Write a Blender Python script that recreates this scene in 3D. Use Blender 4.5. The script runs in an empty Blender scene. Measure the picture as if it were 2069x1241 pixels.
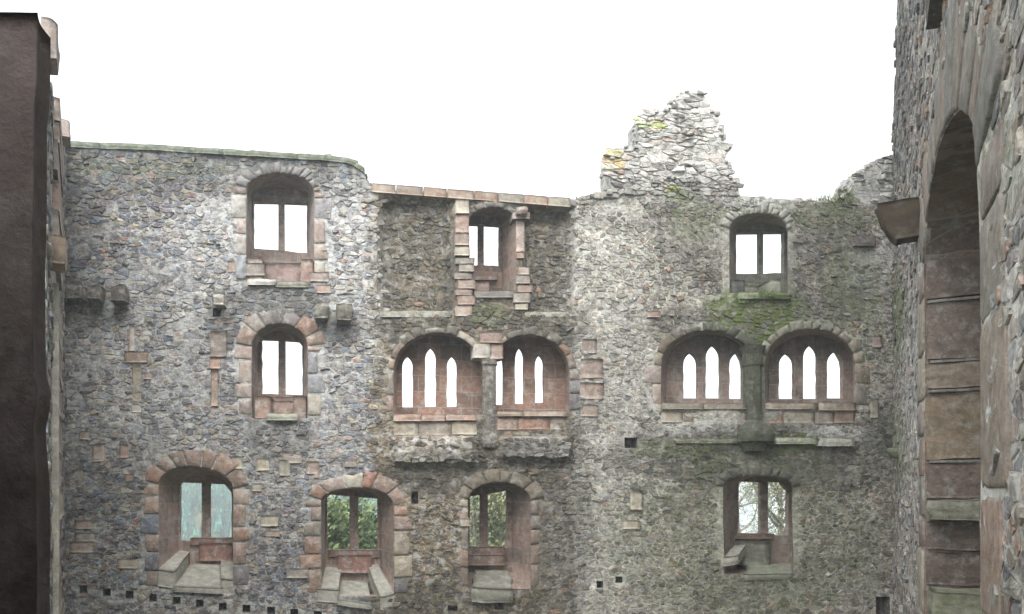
import bpy, math, random
import numpy as np
from mathutils import Vector, noise
from mathutils.geometry import delaunay_2d_cdt
random.seed(7)
S = bpy.context.scene
COL = S.collection
# ------------------------------------------------------------------ camera, sky, sun, exposure
FPX, CX, HY = 1477.0, 1034.5, 980.0          # focal length, centre and horizon measured in the photo's pixels
cam = bpy.data.cameras.new('camera'); camo = bpy.data.objects.new('camera', cam); COL.objects.link(camo)
camo.location = (0, 0, 0); camo.rotation_euler = (math.radians(90), 0, 0)
cam.sensor_width = 36; cam.lens = 36*FPX/2069; cam.shift_y = (HY-620.5)/2069
cam.clip_start = .05; cam.clip_end = 6000
S.camera = camo
SUN_EL, SUN_AZ = 48, 205
w = bpy.data.worlds.new('World'); S.world = w; w.use_nodes = True
nt = w.node_tree; bg = nt.nodes['Background']
sky = nt.nodes.new('ShaderNodeTexSky'); sky.sky_type = 'NISHITA'; sky.sun_disc = False
sky.sun_elevation = math.radians(SUN_EL); sky.sun_rotation = math.radians(SUN_AZ)
sky.air_density = 1.0; sky.dust_density = 4.0; sky.ozone_density = 1.0
hs = nt.nodes.new('ShaderNodeHueSaturation'); hs.inputs['Saturation'].default_value = .12   # overcast: hardly any blue
nt.links.new(sky.outputs[0], hs.inputs['Color']); nt.links.new(hs.outputs[0], bg.inputs['Color'])
bg.inputs['Strength'].default_value = .15
sl = bpy.data.lights.new('sun', 'SUN'); sl.energy = 1.2; sl.angle = math.radians(25); sl.color = (1, .97, .92)
so = bpy.data.objects.new('sun', sl); COL.objects.link(so)
# light travels from the (veiled) sun behind the camera's right shoulder
so.rotation_euler = (math.radians(90-SUN_EL), 0, math.radians(25))
S.view_settings.view_transform = 'Standard'; S.view_settings.look = 'None'
S.view_settings.exposure = 1.8; S.view_settings.gamma = 1
S.cycles.use_denoising = True
S.cycles.max_bounces = 6; S.cycles.diffuse_bounces = 4; S.cycles.volume_bounces = 2
S.cycles.use_adaptive_sampling = True

# ------------------------------------------------------------------ small maths
def sm(a, b, x):
    t = min(1, max(0, (x-a)/(b-a))) if a != b else float(x > a)
    return t*t*(3-2*t)
def R(a, b): return random.uniform(a, b)
def inpoly(x, y, P):
    c = False; n = len(P); j = n-1
    for i in range(n):
        xi, yi = P[i]; xj, yj = P[j]
        if (yi > y) != (yj > y) and x < (xj-xi)*(y-yi)/(yj-yi)+xi: c = not c
        j = i
    return c
def inpoly_np(X, Y, P):
    c = np.zeros(X.shape, bool); n = len(P); j = n-1
    for i in range(n):
        xi, yi = P[i]; xj, yj = P[j]
        if yi != yj:
            m = ((yi > Y) != (yj > Y)) & (X < (xj-xi)*(Y-yi)/(yj-yi)+xi)
            c ^= m
        j = i
    return c
def nz(p, s=1.0): return noise.noise(Vector(p)*s)
def box_w(px, py, x0, x1, y0, y1, f=12):
    return sm(x0-f, x0+f, px)*sm(x1+f, x1-f, px)*sm(y0-f, y0+f, py)*sm(y1+f, y1-f, py)
def ell(px, py, cx, cy, rx, ry):
    return max(0, 1-((px-cx)/rx)**2-((py-cy)/ry)**2)

class Plane:
    """A vertical wall face: u runs along it, v is height, d is depth into the wall."""
    def __init__(s, P0, P1):
        s.O = Vector((P0[0], P0[1], 0)); D = Vector((P1[0], P1[1], 0))-s.O
        s.L = D.length; s.U = D.normalized()
        s.N = Vector((s.U.y, -s.U.x, 0))
        if s.N.dot(-s.O) < 0: s.N = -s.N
    def uv(s, px, py, d=0):
        r = Vector(((px-CX)/FPX, 1, (HY-py)/FPX)); q = s.O-s.N*d
        t = q.dot(s.N)/r.dot(s.N); W = r*t
        return ((W-s.O).dot(s.U), W.z)
    def W(s, u, v, d=0):
        p = s.O+s.U*u-s.N*d; return Vector((p.x, p.y, v))
    def px(s, u, v):
        p = s.W(u, v); return (CX+FPX*p.x/p.y, HY-FPX*p.z/p.y)
BACK = Plane((-8.29, 13.54), (8.61, 16.5))
LEFT = Plane((-8.29, 13.54), (-1.46, 1.9))
RIGHT = Plane((8.61, 16.5), (1.57, 1.35))

# ------------------------------------------------------------------ mesh collecting
class MB:
    def __init__(s): s.v = []; s.f = []; s.c = []; s.a = []
    def add(s, vs, fs, col=(.2, .2, .2), at=(0, 0, 0)):
        o = len(s.v); s.v += [tuple(p) for p in vs]; s.f += [tuple(i+o for i in f) for f in fs]
        if isinstance(col, list): s.c += col
        else: s.c += [col]*len(vs)
        if isinstance(at, list): s.a += at
        else: s.a += [at]*len(vs)
    def build(s, name, mat, parent=None, smooth=True):
        me = bpy.data.meshes.new(name); me.from_pydata(s.v, [], s.f); me.update()
        ca = me.attributes.new('Col', 'FLOAT_COLOR', 'POINT')
        n = len(s.v); arr = np.ones((n, 4), np.float32); arr[:, :3] = np.array(s.c, np.float32).reshape(n, 3)
        ca.data.foreach_set('color', arr.ravel())
        aa = np.array(s.a, np.float32).reshape(n, 3)
        for k, nm in enumerate(('stain', 'moss', 'pale')):
            t = me.attributes.new(nm, 'FLOAT', 'POINT'); t.data.foreach_set('value', np.ascontiguousarray(aa[:, k]))
        if smooth: me.polygons.foreach_set('use_smooth', [True]*len(me.polygons))
        me.materials.append(mat)
        o = bpy.data.objects.new(name, me); COL.objects.link(o)
        if parent: o.parent = parent
        return o
def empty(name, label, cat, loc=(0, 0, 0), group=None):
    o = bpy.data.objects.new(name, None); COL.objects.link(o); o.location = loc
    o['label'] = label; o['category'] = cat; o['kind'] = 'thing'
    if group: o['group'] = group
    return o

# ------------------------------------------------------------------ materials
def stone_mat(name, bump=.5, fine=45, grain=.35, spots=.5, brick=None, rough=.9, chips=16, chipc=.35):
    m = bpy.data.materials.new(name); m.use_nodes = True; t = m.node_tree; N = t.nodes; L = t.links
    b = N['Principled BSDF']; b.inputs['Roughness'].default_value = rough
    b.inputs['Specular IOR Level'].default_value = .2
    tc = N.new('ShaderNodeTexCoord'); V = tc.outputs['Object']
    def tex(sc, det=4, ro=.6, vec=None):
        n = N.new('ShaderNodeTexNoise'); n.inputs['Scale'].default_value = sc; n.inputs['Detail'].default_value = det
        n.inputs['Roughness'].default_value = ro; L.new(vec or V, n.inputs['Vector']); return n.outputs['Fac']
    def mapr(x, a, b2, c, d):
        n = N.new('ShaderNodeMapRange'); L.new(x, n.inputs[0])
        for i, q in enumerate((a, b2, c, d)): n.inputs[i+1].default_value = q
        return n.outputs[0]
    def mul(x, y):
        n = N.new('ShaderNodeMath'); n.operation = 'MULTIPLY'; L.new(x, n.inputs[0])
        if isinstance(y, (int, float)): n.inputs[1].default_value = y
        else: L.new(y, n.inputs[1])
        return n.outputs[0]
    def mix(f, a, b2, mode='MIX'):
        n = N.new('ShaderNodeMix'); n.data_type = 'RGBA'; n.blend_type = mode
        if isinstance(f, (int, float)): n.inputs[0].default_value = f
        else: L.new(f, n.inputs[0])
        for k, q in ((6, a), (7, b2)):
            if isinstance(q, tuple): n.inputs[k].default_value = (*q, 1)
            else: L.new(q, n.inputs[k])
        return n.outputs[2]
    def attr(nm):
        n = N.new('ShaderNodeAttribute'); n.attribute_name = nm; return n
    big = tex(1.3, 4); mid = tex(9, 5, .65); fin = tex(fine, 5, .7)
    col = attr('Col').outputs['Color']
    var = N.new('ShaderNodeCombineColor')
    g = mapr(mid, .3, .7, 1-grain, 1+grain)
    for k in range(3): L.new(g, var.inputs[k])
    col = mix(1, col, var.outputs[0], 'MULTIPLY')
    g2 = mapr(fin, .3, .7, 1-grain*.8, 1+grain*.8); v2 = N.new('ShaderNodeCombineColor')
    for k in range(3): L.new(g2, v2.inputs[k])
    col = mix(1, col, v2.outputs[0], 'MULTIPLY')
    # small chips and spalls: a warped cell pattern finer than the stones
    wn = N.new('ShaderNodeTexNoise'); wn.inputs['Scale'].default_value = 14; wn.inputs['Detail'].default_value = 3; L.new(V, wn.inputs['Vector'])
    wv = N.new('ShaderNodeVectorMath'); wv.operation = 'MULTIPLY_ADD'; L.new(wn.outputs['Color'], wv.inputs[0]); wv.inputs[1].default_value = (.09, .09, .09); L.new(V, wv.inputs[2])
    wm = N.new('ShaderNodeMapping'); wm.inputs['Scale'].default_value = (1, 1, 1.7); L.new(wv.outputs[0], wm.inputs[0])
    vo = N.new('ShaderNodeTexVoronoi'); vo.inputs['Scale'].default_value = chips; L.new(wm.outputs[0], vo.inputs['Vector'])
    vs_ = N.new('ShaderNodeSeparateColor'); L.new(vo.outputs['Color'], vs_.inputs[0])
    g3 = mapr(vs_.outputs[0], 0, 1, 1-chipc, 1+chipc); v3 = N.new('ShaderNodeCombineColor')
    for k in range(3): L.new(g3, v3.inputs[k])
    col = mix(1, col, v3.outputs[0], 'MULTIPLY')
    ha = N.new('ShaderNodeMath'); ha.operation = 'MULTIPLY_ADD'; L.new(vs_.outputs[1], ha.inputs[0]); ha.inputs[1].default_value = 1.2*chipc/.35; L.new(fin, ha.inputs[2])
    hgt = ha.outputs[0]
    if brick:
        sx = N.new('ShaderNodeSeparateXYZ'); L.new(V, sx.inputs[0])
        ad = N.new('ShaderNodeMath'); ad.operation = 'ADD'; L.new(sx.outputs[0], ad.inputs[0]); L.new(sx.outputs[1], ad.inputs[1])
        wob = N.new('ShaderNodeMath'); wob.operation = 'MULTIPLY_ADD'; L.new(tex(3, 2), wob.inputs[0]); wob.inputs[1].default_value = .06; L.new(sx.outputs[2], wob.inputs[2])
        cb = N.new('ShaderNodeCombineXYZ'); L.new(ad.outputs[0], cb.inputs[0]); L.new(wob.outputs[0], cb.inputs[1])
        bt = N.new('ShaderNodeTexBrick'); L.new(cb.outputs[0], bt.inputs['Vector'])
        bt.inputs['Scale'].default_value = 1; bt.inputs['Brick Width'].default_value = brick[0]; bt.inputs['Row Height'].default_value = brick[1]
        bt.inputs['Mortar Size'].default_value = .012; bt.inputs['Mortar Smooth'].default_value = .4
        bt.inputs['Color1'].default_value = (.75, .75, .75, 1); bt.inputs['Color2'].default_value = (1.25, 1.15, 1.1, 1); bt.inputs['Mortar'].default_value = (1, 1, 1, 1)
        col = mix(1, col, bt.outputs['Color'], 'MULTIPLY')
        col = mix(mul(bt.outputs['Fac'], .7), col, (.27, .26, .23))
    # pale lime bloom / lichen
    lim = mapr(tex(5.5, 7, .75), .52, .62, 0, spots)
    col = mix(lim, col, (.40, .40, .37))
    pl = mul(attr('pale').outputs['Fac'], mapr(tex(7, 6, .7), .38, .6, .15, 1))
    col = mix(pl, col, (.62, .62, .60))
    # black biofilm running down
    mp = N.new('ShaderNodeMapping'); mp.inputs['Scale'].default_value = (3.2, 3.2, .6); L.new(V, mp.inputs[0])
    st = mul(attr('stain').outputs['Fac'], mapr(tex(1, 6, .65, mp.outputs[0]), .3, .6, .5, 1))
    col = mix(mul(st, .8), col, (.05, .048, .042))
    ms = mul(attr('moss').outputs['Fac'], mapr(tex(6, 6, .7), .33, .55, 0, 1))
    mc = mix(tex(11, 3), (.06, .10, .025), (.15, .19, .05))
    col = mix(ms, col, mc)
    L.new(col, b.inputs['Base Color'])
    bp = N.new('ShaderNodeBump'); bp.inputs['Strength'].default_value = bump; bp.inputs['Distance'].default_value = .012
    sm_ = N.new('ShaderNodeMath'); sm_.operation = 'MULTIPLY_ADD'; L.new(mid, sm_.inputs[0]); sm_.inputs[1].default_value = 2.0; L.new(hgt, sm_.inputs[2])
    L.new(sm_.outputs[0], bp.inputs['Height']); L.new(bp.outputs[0], b.inputs['Normal'])
    return m
M_rub = stone_mat('rubble_masonry', .75, 38, .42, .8)
M_wood = None
M_sand = stone_mat('red_sandstone', .6, 50, .28, .6, chips=8, chipc=.14)
M_rev = stone_mat('sandstone_reveal', .5, 45, .26, .45, brick=(.52, .33), chips=8, chipc=.12)
M_jamb = stone_mat('shaded_jamb_stone', .3, 60, .2, .1, chips=7, chipc=.05)
M_near = stone_mat('near_stone', 1.0, 80, .36, .5, chips=11, chipc=.14)
RED = [(.245, .18, .145), (.265, .19, .15), (.22, .165, .138), (.29, .22, .175), (.23, .195, .165), (.31, .27, .21), (.255, .165, .125)]
def red(): 
    c = random.choice(RED); k = R(.82, 1.12); return (c[0]*k, c[1]*k, c[2]*k)

# ------------------------------------------------------------------ stones
def clip(poly, mx, my, nx, ny):
    out = []; n = len(poly)
    for i in range(n):
        ax, ay = poly[i]; bx, by = poly[(i+1) % n]
        da = (ax-mx)*nx+(ay-my)*ny; db = (bx-mx)*nx+(by-my)*ny
        if da <= 0: out.append((ax, ay))
        if (da < 0 < db) or (db < 0 < da):
            t = da/(da-db); out.append((ax+(bx-ax)*t, ay+(by-ay)*t))
    return out
def cells(u0, u1, v0, v1, sx, sy, drop=.16):
    """coursed rubble: Voronoi cells of a jittered, thinned lattice"""
    k = sx/sy; pts = []; y = v0; row = 0
    while y < v1:
        x = u0+(row % 2)*sx*.5+R(-.3, .3)*sx
        while x < u1:
            if random.random() > drop:
                pts.append(((x+R(-.3, .3)*sx)/k, y+R(-.26, .26)*sy))
            x += sx*random.choice((.5, .65, .8, 1, 1.2, 1.6, 2.0))
        y += sy*random.choice((.55, .7, .9, 1, 1.2, 1.5)); row += 1
    g = {}; cs = sy*1.6
    for i, (x, yy) in enumerate(pts): g.setdefault((int(x//cs), int(yy//cs)), []).append(i)
    out = []
    for i, (x, yy) in enumerate(pts):
        cx, cy = int(x//cs), int(yy//cs); nb = []
        for a in range(cx-2, cx+3):
            for b in range(cy-2, cy+3):
                for j in g.get((a, b), ()):
                    if j != i:
                        q = pts[j]; nb.append(((q[0]-x)**2+(q[1]-yy)**2, q))
        nb.sort(key=lambda t: t[0]); h = sy*1.25
        P = [(x-h, yy-h), (x+h, yy-h), (x+h, yy+h), (x-h, yy+h)]
        for d2, q in nb[:18]:
            dx, dy = q[0]-x, q[1]-yy; l = math.sqrt(d2)+1e-9
            P = clip(P, (x+q[0])/2, (yy+q[1])/2, dx/l, dy/l)
            if len(P) < 3: break
        if len(P) >= 3:
            Q = []
            for p in P:
                a, b = p[0]*k, p[1]; q = Vector((a*6, b*9, 2.5))
                Q.append((a+.035*noise.noise(q), b+.022*noise.noise(q+Vector((9, 4, 7)))))
            out.append((Q, (x*k, yy)))
    return out
def chaikin(P, t=.25):
    o = []; n = len(P)
    for i in range(n):
        a, b = P[i], P[(i+1) % n]
        o.append((a[0]+(b[0]-a[0])*t, a[1]+(b[1]-a[1])*t)); o.append((a[0]+(b[0]-a[0])*(1-t), a[1]+(b[1]-a[1])*(1-t)))
    return o
def stone(mb, pl, P, dep, h, col, at=(0, 0, 0), gap=.009, edge=.22, flat=.95, sunk=.015, cut=.22, jit=.12):
    if cut: P = chaikin(P, cut)
    n = len(P); cx = sum(p[0] for p in P)/n; cy = sum(p[1] for p in P)/n
    rad = sum(math.hypot(p[0]-cx, p[1]-cy) for p in P)/n
    if rad < .015: return
    s0 = max(.3, 1-gap/rad); tx, ty = R(-.25, .25)*h/rad, R(-.35, .2)*h/rad
    jr = [1+R(-jit, jit)*.35 for _ in range(n)]
    vs = []
    for sc, oh in ((s0, -sunk), (s0*(1-edge*.3), h*.62), (s0*(1-edge*1.7), h*flat)):
        for k, p in enumerate(P):
            x = cx+(p[0]-cx)*sc*jr[k]; y = cy+(p[1]-cy)*sc*jr[k]
            o = oh
            if oh > 0: o = oh+tx*(x-cx)+ty*(y-cy)+R(-jit, jit)*h
            vs.append(pl.W(x, y, dep-o))
    vs.append(pl.W(cx, cy, dep-h*(1.0+R(0, .08))))
    fs = []
    for r in range(2):
        for k in range(n):
            a, b = r*n+k, r*n+(k+1) % n; fs.append((a, b, b+n, a+n))
    for k in range(n): fs.append((2*n+k, 2*n+(k+1) % n, 3*n))
    mb.add(vs, fs, col, at)

def rough_box(mb, f, n=5, k=.12, amp=.015, col=(.2, .2, .2), at=(0, 0, 0), seed=0, ns=4.0):
    """f maps [0,1]^3 to the world; the box is rounded and weathered"""
    c = Vector(f(.5, .5, .5)); sc = 1
    ids = {}; vs = []; fs = []
    def vid(i, j, l):
        key = (i, j, l)
        if key not in ids:
            q = Vector((2*i/n-1, 2*j/n-1, 2*l/n-1)); ln = q.length
            q2 = q*(1-k)+(q/ln)*k*1.12 if k else q
            p = Vector(f((q2.x+1)/2, (q2.y+1)/2, (q2.z+1)/2))
            d = (p-c); d = d/(d.length+1e-6)
            a = noise.noise(p*ns+Vector((seed, 0, 0)))+.5*noise.noise(p*ns*2.7+Vector((0, seed, 0)))
            ids[key] = len(vs); vs.append(p+d*a*amp)
        return ids[key]
    for ax in range(3):
        for side in (0, n):
            for i in range(n):
                for j in range(n):
                    q = []
                    for (a, b) in ((i, j), (i+1, j), (i+1, j+1), (i, j+1)):
                        t = [a, b]; t.insert(ax, side); q.append(vid(*t))
                    if side == 0: q.reverse()
                    fs.append(tuple(q))
    mb.add(vs, fs, col, at)
def pbox(mb, pl, u0, u1, v0, v1, d0, d1, **kw):
    rough_box(mb, lambda a, b, c: pl.W(u0+(u1-u0)*a, v0+(v1-v0)*b, d0+(d1-d0)*c), **kw)
def pxbox(mb, pl, x0, x1, y0, y1, d0, d1, ref=0, **kw):
    """box given by its front outline in the photo at wall depth ref"""
    A = pl.uv(x0, y1, ref); B = pl.uv(x1, y1, ref); C = pl.uv(x1, y0, ref); D = pl.uv(x0, y0, ref)
    def f(a, b, c):
        u = (A[0]*(1-a)+B[0]*a)*(1-b)+(D[0]*(1-a)+C[0]*a)*b
        v = (A[1]*(1-a)+B[1]*a)*(1-b)+(D[1]*(1-a)+C[1]*a)*b
        return pl.W(u, v, d0+(d1-d0)*c)
    rough_box(mb, f, **kw)

def cdt_panel(outline, holes, step):
    """triangles (2D verts, faces) of an outline with holes, filled with a jittered grid"""
    verts = []; edges = []
    def loop(P):
        o = len(verts)
        for p in P: verts.append(Vector(p))
        for i in range(len(P)): edges.append((o+i, o+(i+1) % len(P)))
    loop(outline)
    for h in holes: loop(h)
    xs = [p[0] for p in outline]; ys = [p[1] for p in outline]
    if step:
        gx, gy = np.meshgrid(np.arange(min(xs), max(xs), step), np.arange(min(ys), max(ys), step))
        rs = np.random.RandomState(3)
        gx = (gx+rs.uniform(-.3, .3, gx.shape)*step).ravel(); gy = (gy+rs.uniform(-.3, .3, gy.shape)*step).ravel()
        m = inpoly_np(gx, gy, outline)
        for h in holes: m &= ~inpoly_np(gx, gy, h)
        for x, y in zip(gx[m], gy[m]): verts.append(Vector((float(x), float(y))))
    vo, _, fo, *_ = delaunay_2d_cdt(verts, edges, [], 0, 1e-5)
    V = np.array([(p.x, p.y) for p in vo]); F = np.array([f for f in fo if len(f) == 3])
    c = V[F].mean(axis=1); m = inpoly_np(c[:, 0], c[:, 1], outline)
    for h in holes: m &= ~inpoly_np(c[:, 0], c[:, 1], h)
    return V, F[m]

# ------------------------------------------------------------------ opening outlines
def arch_pts(xl, xr, yb, yl, yr, yp, n=12, pw=2.0, xp=None):
    """bottom-left, up the left side, over the arch, down: pixel outline"""
    xp = xp if xp is not None else (xl+xr)/2
    P = [(xl, yb)]
    for i in range(4): P.append((xl, yb+(yl-yb)*(i+1)/4.0))
    P.pop()
    for i in range(n+1):
        t = math.pi*(1-i/n); c = math.cos(t); s = abs(math.sin(t))**(2/pw)
        if c < 0: P.append((xp+(xp-xl)*c, yl+(yp-yl)*s))
        else: P.append((xp+(xr-xp)*c, yr+(yp-yr)*s))
    for i in range(3): P.append((xr, yr+(yb-yr)*(i+1)/4.0))
    P.append((xr, yb))
    return P
def rect_hole(x0, x1, y0, y1, y0r=None, y1r=None, ch=0):
    y0r = y0 if y0r is None else y0r; y1r = y1 if y1r is None else y1r
    P = [(x0, y1)]
    m = 7
    for i in range(1, m): P.append((x0+R(-1, 1), y1+(y0-y1)*i/m))
    P += [(x0, y0), ((x0+x1)/2, (y0+y0r)/2+R(-1, 1))]
    if ch: P += [(x1-ch, y0r), (x1, y0r+ch*1.2)]
    else: P += [(x1, y0r)]
    for i in range(1, m): P.append((x1+R(-1, 1), y0r+(y1r-y0r)*i/m))
    P += [(x1, y1r)]
    for i in range(1, 5): P.append((x1+(x0-x1)*i/5, y1r+(y1-y1r)*i/5+R(-1, 1)))
    return P
def lancet(x0, x1, yt, yb, ys):
    P = [(x0, yb)]; m = 6
    for i in range(1, m): P.append((x0+R(-.8, .8), yb+(ys-yb)*i/m))
    c = (x0+x1)/2; h = (x1-x0)/2
    for i in range(0, 7):
        t = math.radians(60)*i/6; P.append((x0+2*h*(1-math.cos(t)), ys+(yt-ys)*math.sin(t)/math.sin(math.radians(60))))
    for i in range(5, -1, -1):
        t = math.radians(60)*i/6; P.append((x1-2*h*(1-math.cos(t)), ys+(yt-ys)*math.sin(t)/math.sin(math.radians(60))))
    for i in range(m-1, 0, -1): P.append((x1+R(-.8, .8), yb+(ys-yb)*i/m))
    P.append((x1, yb))
    return P
WALL_T = 1.0
def slab(mb, outer, holes, d0, d1, pl, col, at=(0, 0, 0)):
    V, F = cdt_panel(outer, holes, .14)
    n = len(V)
    def j(x, y): return .010*nz((x*3, y*3, 5))
    vs = [pl.W(x, y, d0+j(x, y)) for x, y in V]+[pl.W(x, y, d1) for x, y in V]
    fs = [tuple(int(i) for i in f) for f in F]+[tuple(int(i)+n for i in f[::-1]) for f in F]
    o = 0
    for H in [outer]+holes:
        k = len(H); b = len(vs)
        for x, y in H: vs.append(pl.W(x, y, d0+j(x, y)))
        for x, y in H: vs.append(pl.W(x, y, d1))
        for i in range(k): fs.append((b+i, b+(i+1) % k, b+k+(i+1) % k, b+k+i))
    if pl is BACK and len(holes) > 1:        # lancet screens darker towards the top
        vt = max(p[1] for p in outer); vb = min(p[1] for p in outer); ats = []
        for p in vs:
            q = p.z; ats.append((at[0]+.65*sm(.42, .85, (q-vb)/(vt-vb)), at[1], at[2]))
        at = ats
    mb.add(vs, fs, col, at)

class Win: pass
def make_win(pl, F, B, lights, d, combined=None):
    w_ = Win(); w_.F = [pl.uv(x, y, 0) for x, y in F]; w_.B = [pl.uv(x, y, d) for x, y in B]
    w_.L = [[pl.uv(x, y, d) for x, y in h] for h in lights]; w_.d = d
    return w_
def offset_arch(P, w):
    """push each outline point outwards (2D, uv), P runs left side, arch, right side"""
    out = []
    for i in range(len(P)):
        a = P[max(0, i-1)]; b = P[min(len(P)-1, i+1)]
        tx, ty = b[0]-a[0], b[1]-a[1]; l = math.hypot(tx, ty)+1e-9
        out.append((P[i][0]-ty/l*w, P[i][1]+tx/l*w))
    return out
def lerp2(a, b, t): return (a[0]+(b[0]-a[0])*t, a[1]+(b[1]-a[1])*t)
def along(P, t):
    L = [0]
    for i in range(1, len(P)): L.append(L[-1]+math.hypot(P[i][0]-P[i-1][0], P[i][1]-P[i-1][1]))
    s = t*L[-1]
    for i in range(1, len(P)):
        if L[i] >= s: return lerp2(P[i-1], P[i], (s-L[i-1])/(L[i]-L[i-1]+1e-9))
    return P[-1]

# ------------------------------------------------------------------ the big back wall
STAIN = [(1525, 690, 50, 60, .8), (1165, 1000, 30, 260, .5), (300, 340, 300, 70, .7), (150, 420, 60, 160, .5), (560, 350, 130, 45, .75), (700, 360, 60, 60, .5), (565, 610, 90, 50, .8),
         (180, 615, 90, 60, .55), (450, 640, 35, 70, .7), (665, 670, 60, 40, .5), (565, 880, 70, 70, .6), (230, 950, 120, 90, .25),
         (840, 500, 90, 130, .55), (1100, 500, 70, 150, .7), (915, 560, 30, 80, .8), (850, 660, 110, 45, .8), (1100, 660, 90, 60, .85),
         (990, 610, 60, 90, .7), (985, 700, 60, 60, .4), (870, 960, 120, 45, .75), (1040, 960, 130, 80, .75), (1120, 1050, 80, 220, .6),
         (900, 1230, 200, 60, .6), (1000, 1180, 90, 60, .6), (990, 900, 40, 60, .8),
         (1260, 420, 110, 60, .45), (1380, 450, 60, 90, .7), (1540, 640, 130, 60, .5), (1450, 480, 70, 130, .35), (1660, 560, 110, 110, .65),
         (1680, 450, 80, 40, .5), (1390, 660, 80, 40, .6), (1525, 760, 50, 110, .9), (1530, 930, 220, 70, .95), (1350, 920, 130, 45, .8), (1560, 880, 90, 50, .6),
         (1420, 1040, 70, 110, .3), (1540, 1190, 140, 80, .5), (1700, 940, 110, 60, .7), (1650, 1080, 110, 120, .15), (1780, 900, 40, 70, .8)]
MOSS = [(1530, 640, 95, 75, 1.0), (1525, 690, 40, 60, .9), (1480, 620, 60, 30, .7), (1590, 640, 50, 50, .6), (1400, 440, 45, 50, .35), (1370, 392, 30, 12, .7),
        (1520, 600, 60, 16, .9), (1600, 895, 60, 20, .8), (1360, 905, 90, 20, .5), (1530, 930, 150, 60, .3), (1720, 610, 60, 160, .35),
        (300, 340, 200, 20, .2), (1600, 440, 200, 30, .35), (380, 1130, 60, 40, .35), (1700, 400, 30, 40, .8), (990, 640, 40, 30, .3), (1500, 1100, 300, 160, .3)]
PALE = [(560, 520, 60, 200, .2), (440, 530, 130, 140, .35), (700, 480, 50, 180, .5), (650, 620, 100, 100, .3), (300, 720, 200, 200, .3), (300, 860, 200, 90, .35), (560, 820, 200, 200, .25),
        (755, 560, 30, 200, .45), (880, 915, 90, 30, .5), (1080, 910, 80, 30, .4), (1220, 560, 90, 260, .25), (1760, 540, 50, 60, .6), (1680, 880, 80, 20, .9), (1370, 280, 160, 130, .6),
        (1770, 370, 60, 50, .7), (1540, 405, 90, 18, .8), (1250, 800, 100, 150, .25), (1200, 1080, 120, 200, .2), (1420, 870, 110, 20, .5)]
def atf(px, py):
    s = m = p = 0
    for L, i in ((STAIN, 0), (MOSS, 1), (PALE, 2)):
        v = 0
        for (cx, cy, rx, ry, k) in L:
            if abs(px-cx) < rx*1.25 and abs(py-cy) < ry*1.25:
                v = max(v, k*sm(0, .8, 1.35-((px-cx)/rx)**2-((py-cy)/ry)**2))
        if i == 0: s = v
        elif i == 1: m = v
        else: p = v
    return (s, m, p)
def backdep(u, v):
    px, py = BACK.px(u, v)
    d = .045*nz((u*.55, v*.55, 1))+.018*nz((u*2.1, v*2.1, 4))
    if 735 < px < 1180:
        d += .24*box_w(px, py, 768, 914, 402, 632, 9)+.24*box_w(px, py, 1062, 1158, 412, 632, 9)
        d -= .20*box_w(px, py, 797, 958, 886, 934, 7)+.20*box_w(px, py, 1008, 1148, 884, 926, 7)
        d += .05*nz((u*1.7, v*1.7, 9))*box_w(px, py, 760, 1160, 400, 660, 20)*2
    if 1180 < px: d += .07*nz((u*.9, v*.9, 14))
    return d
P_L = [((.155, .142, .148), 8), ((.125, .125, .138), 6), ((.18, .162, .142), 5), ((.14, .158, .185), 4.5), ((.25, .165, .14), .9), ((.23, .20, .16), 3), ((.09, .085, .09), 2), ((.33, .29, .21), .5), ((.26, .25, .24), 1.5)]
P_C = [((.135, .112, .082), 8), ((.095, .083, .066), 5), ((.17, .142, .10), 5), ((.25, .21, .15), 2), ((.26, .17, .13), .6), ((.10, .09, .08), 3), ((.17, .15, .14), 3)]
P_R = [((.235, .22, .185), 8), ((.185, .175, .15), 5), ((.28, .26, .21), 5), ((.23, .20, .20), 3), ((.30, .22, .17), 1.2), ((.31, .295, .25), 3), ((.125, .12, .11), 2)]  # lighter right-hand stone, raised further so its colour carries the bright veil
P_G = [((.32, .30, .275), 6), ((.25, .24, .22), 5), ((.20, .185, .17), 4), ((.34, .26, .21), 1.5), ((.42, .41, .37), 2.5)]  # pale lichened stone, with the peak's sunlit bloom put into its colour
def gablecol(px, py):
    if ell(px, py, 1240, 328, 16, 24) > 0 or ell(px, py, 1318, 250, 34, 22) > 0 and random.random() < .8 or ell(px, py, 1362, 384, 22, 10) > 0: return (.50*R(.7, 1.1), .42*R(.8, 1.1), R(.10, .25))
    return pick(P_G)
def pick(P):
    t = R(0, sum(w for _, w in P))
    for c, w in P:
        t -= w
        if t <= 0: break
    k = R(.8, 1.22); return (c[0]*k, c[1]*k, c[2]*k)
def backpal(px, py):
    if px < 745+R(-14, 14): return pick(P_L)
    if px < 1160+R(-14, 14): return pick(P_C)
    return pick(P_R)
MORT = {'L': (.26, .26, .25), 'C': (.20, .172, .13), 'R': (.39, .375, .325)}  # right-hand mortar lightened as well, in place of the veil
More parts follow.
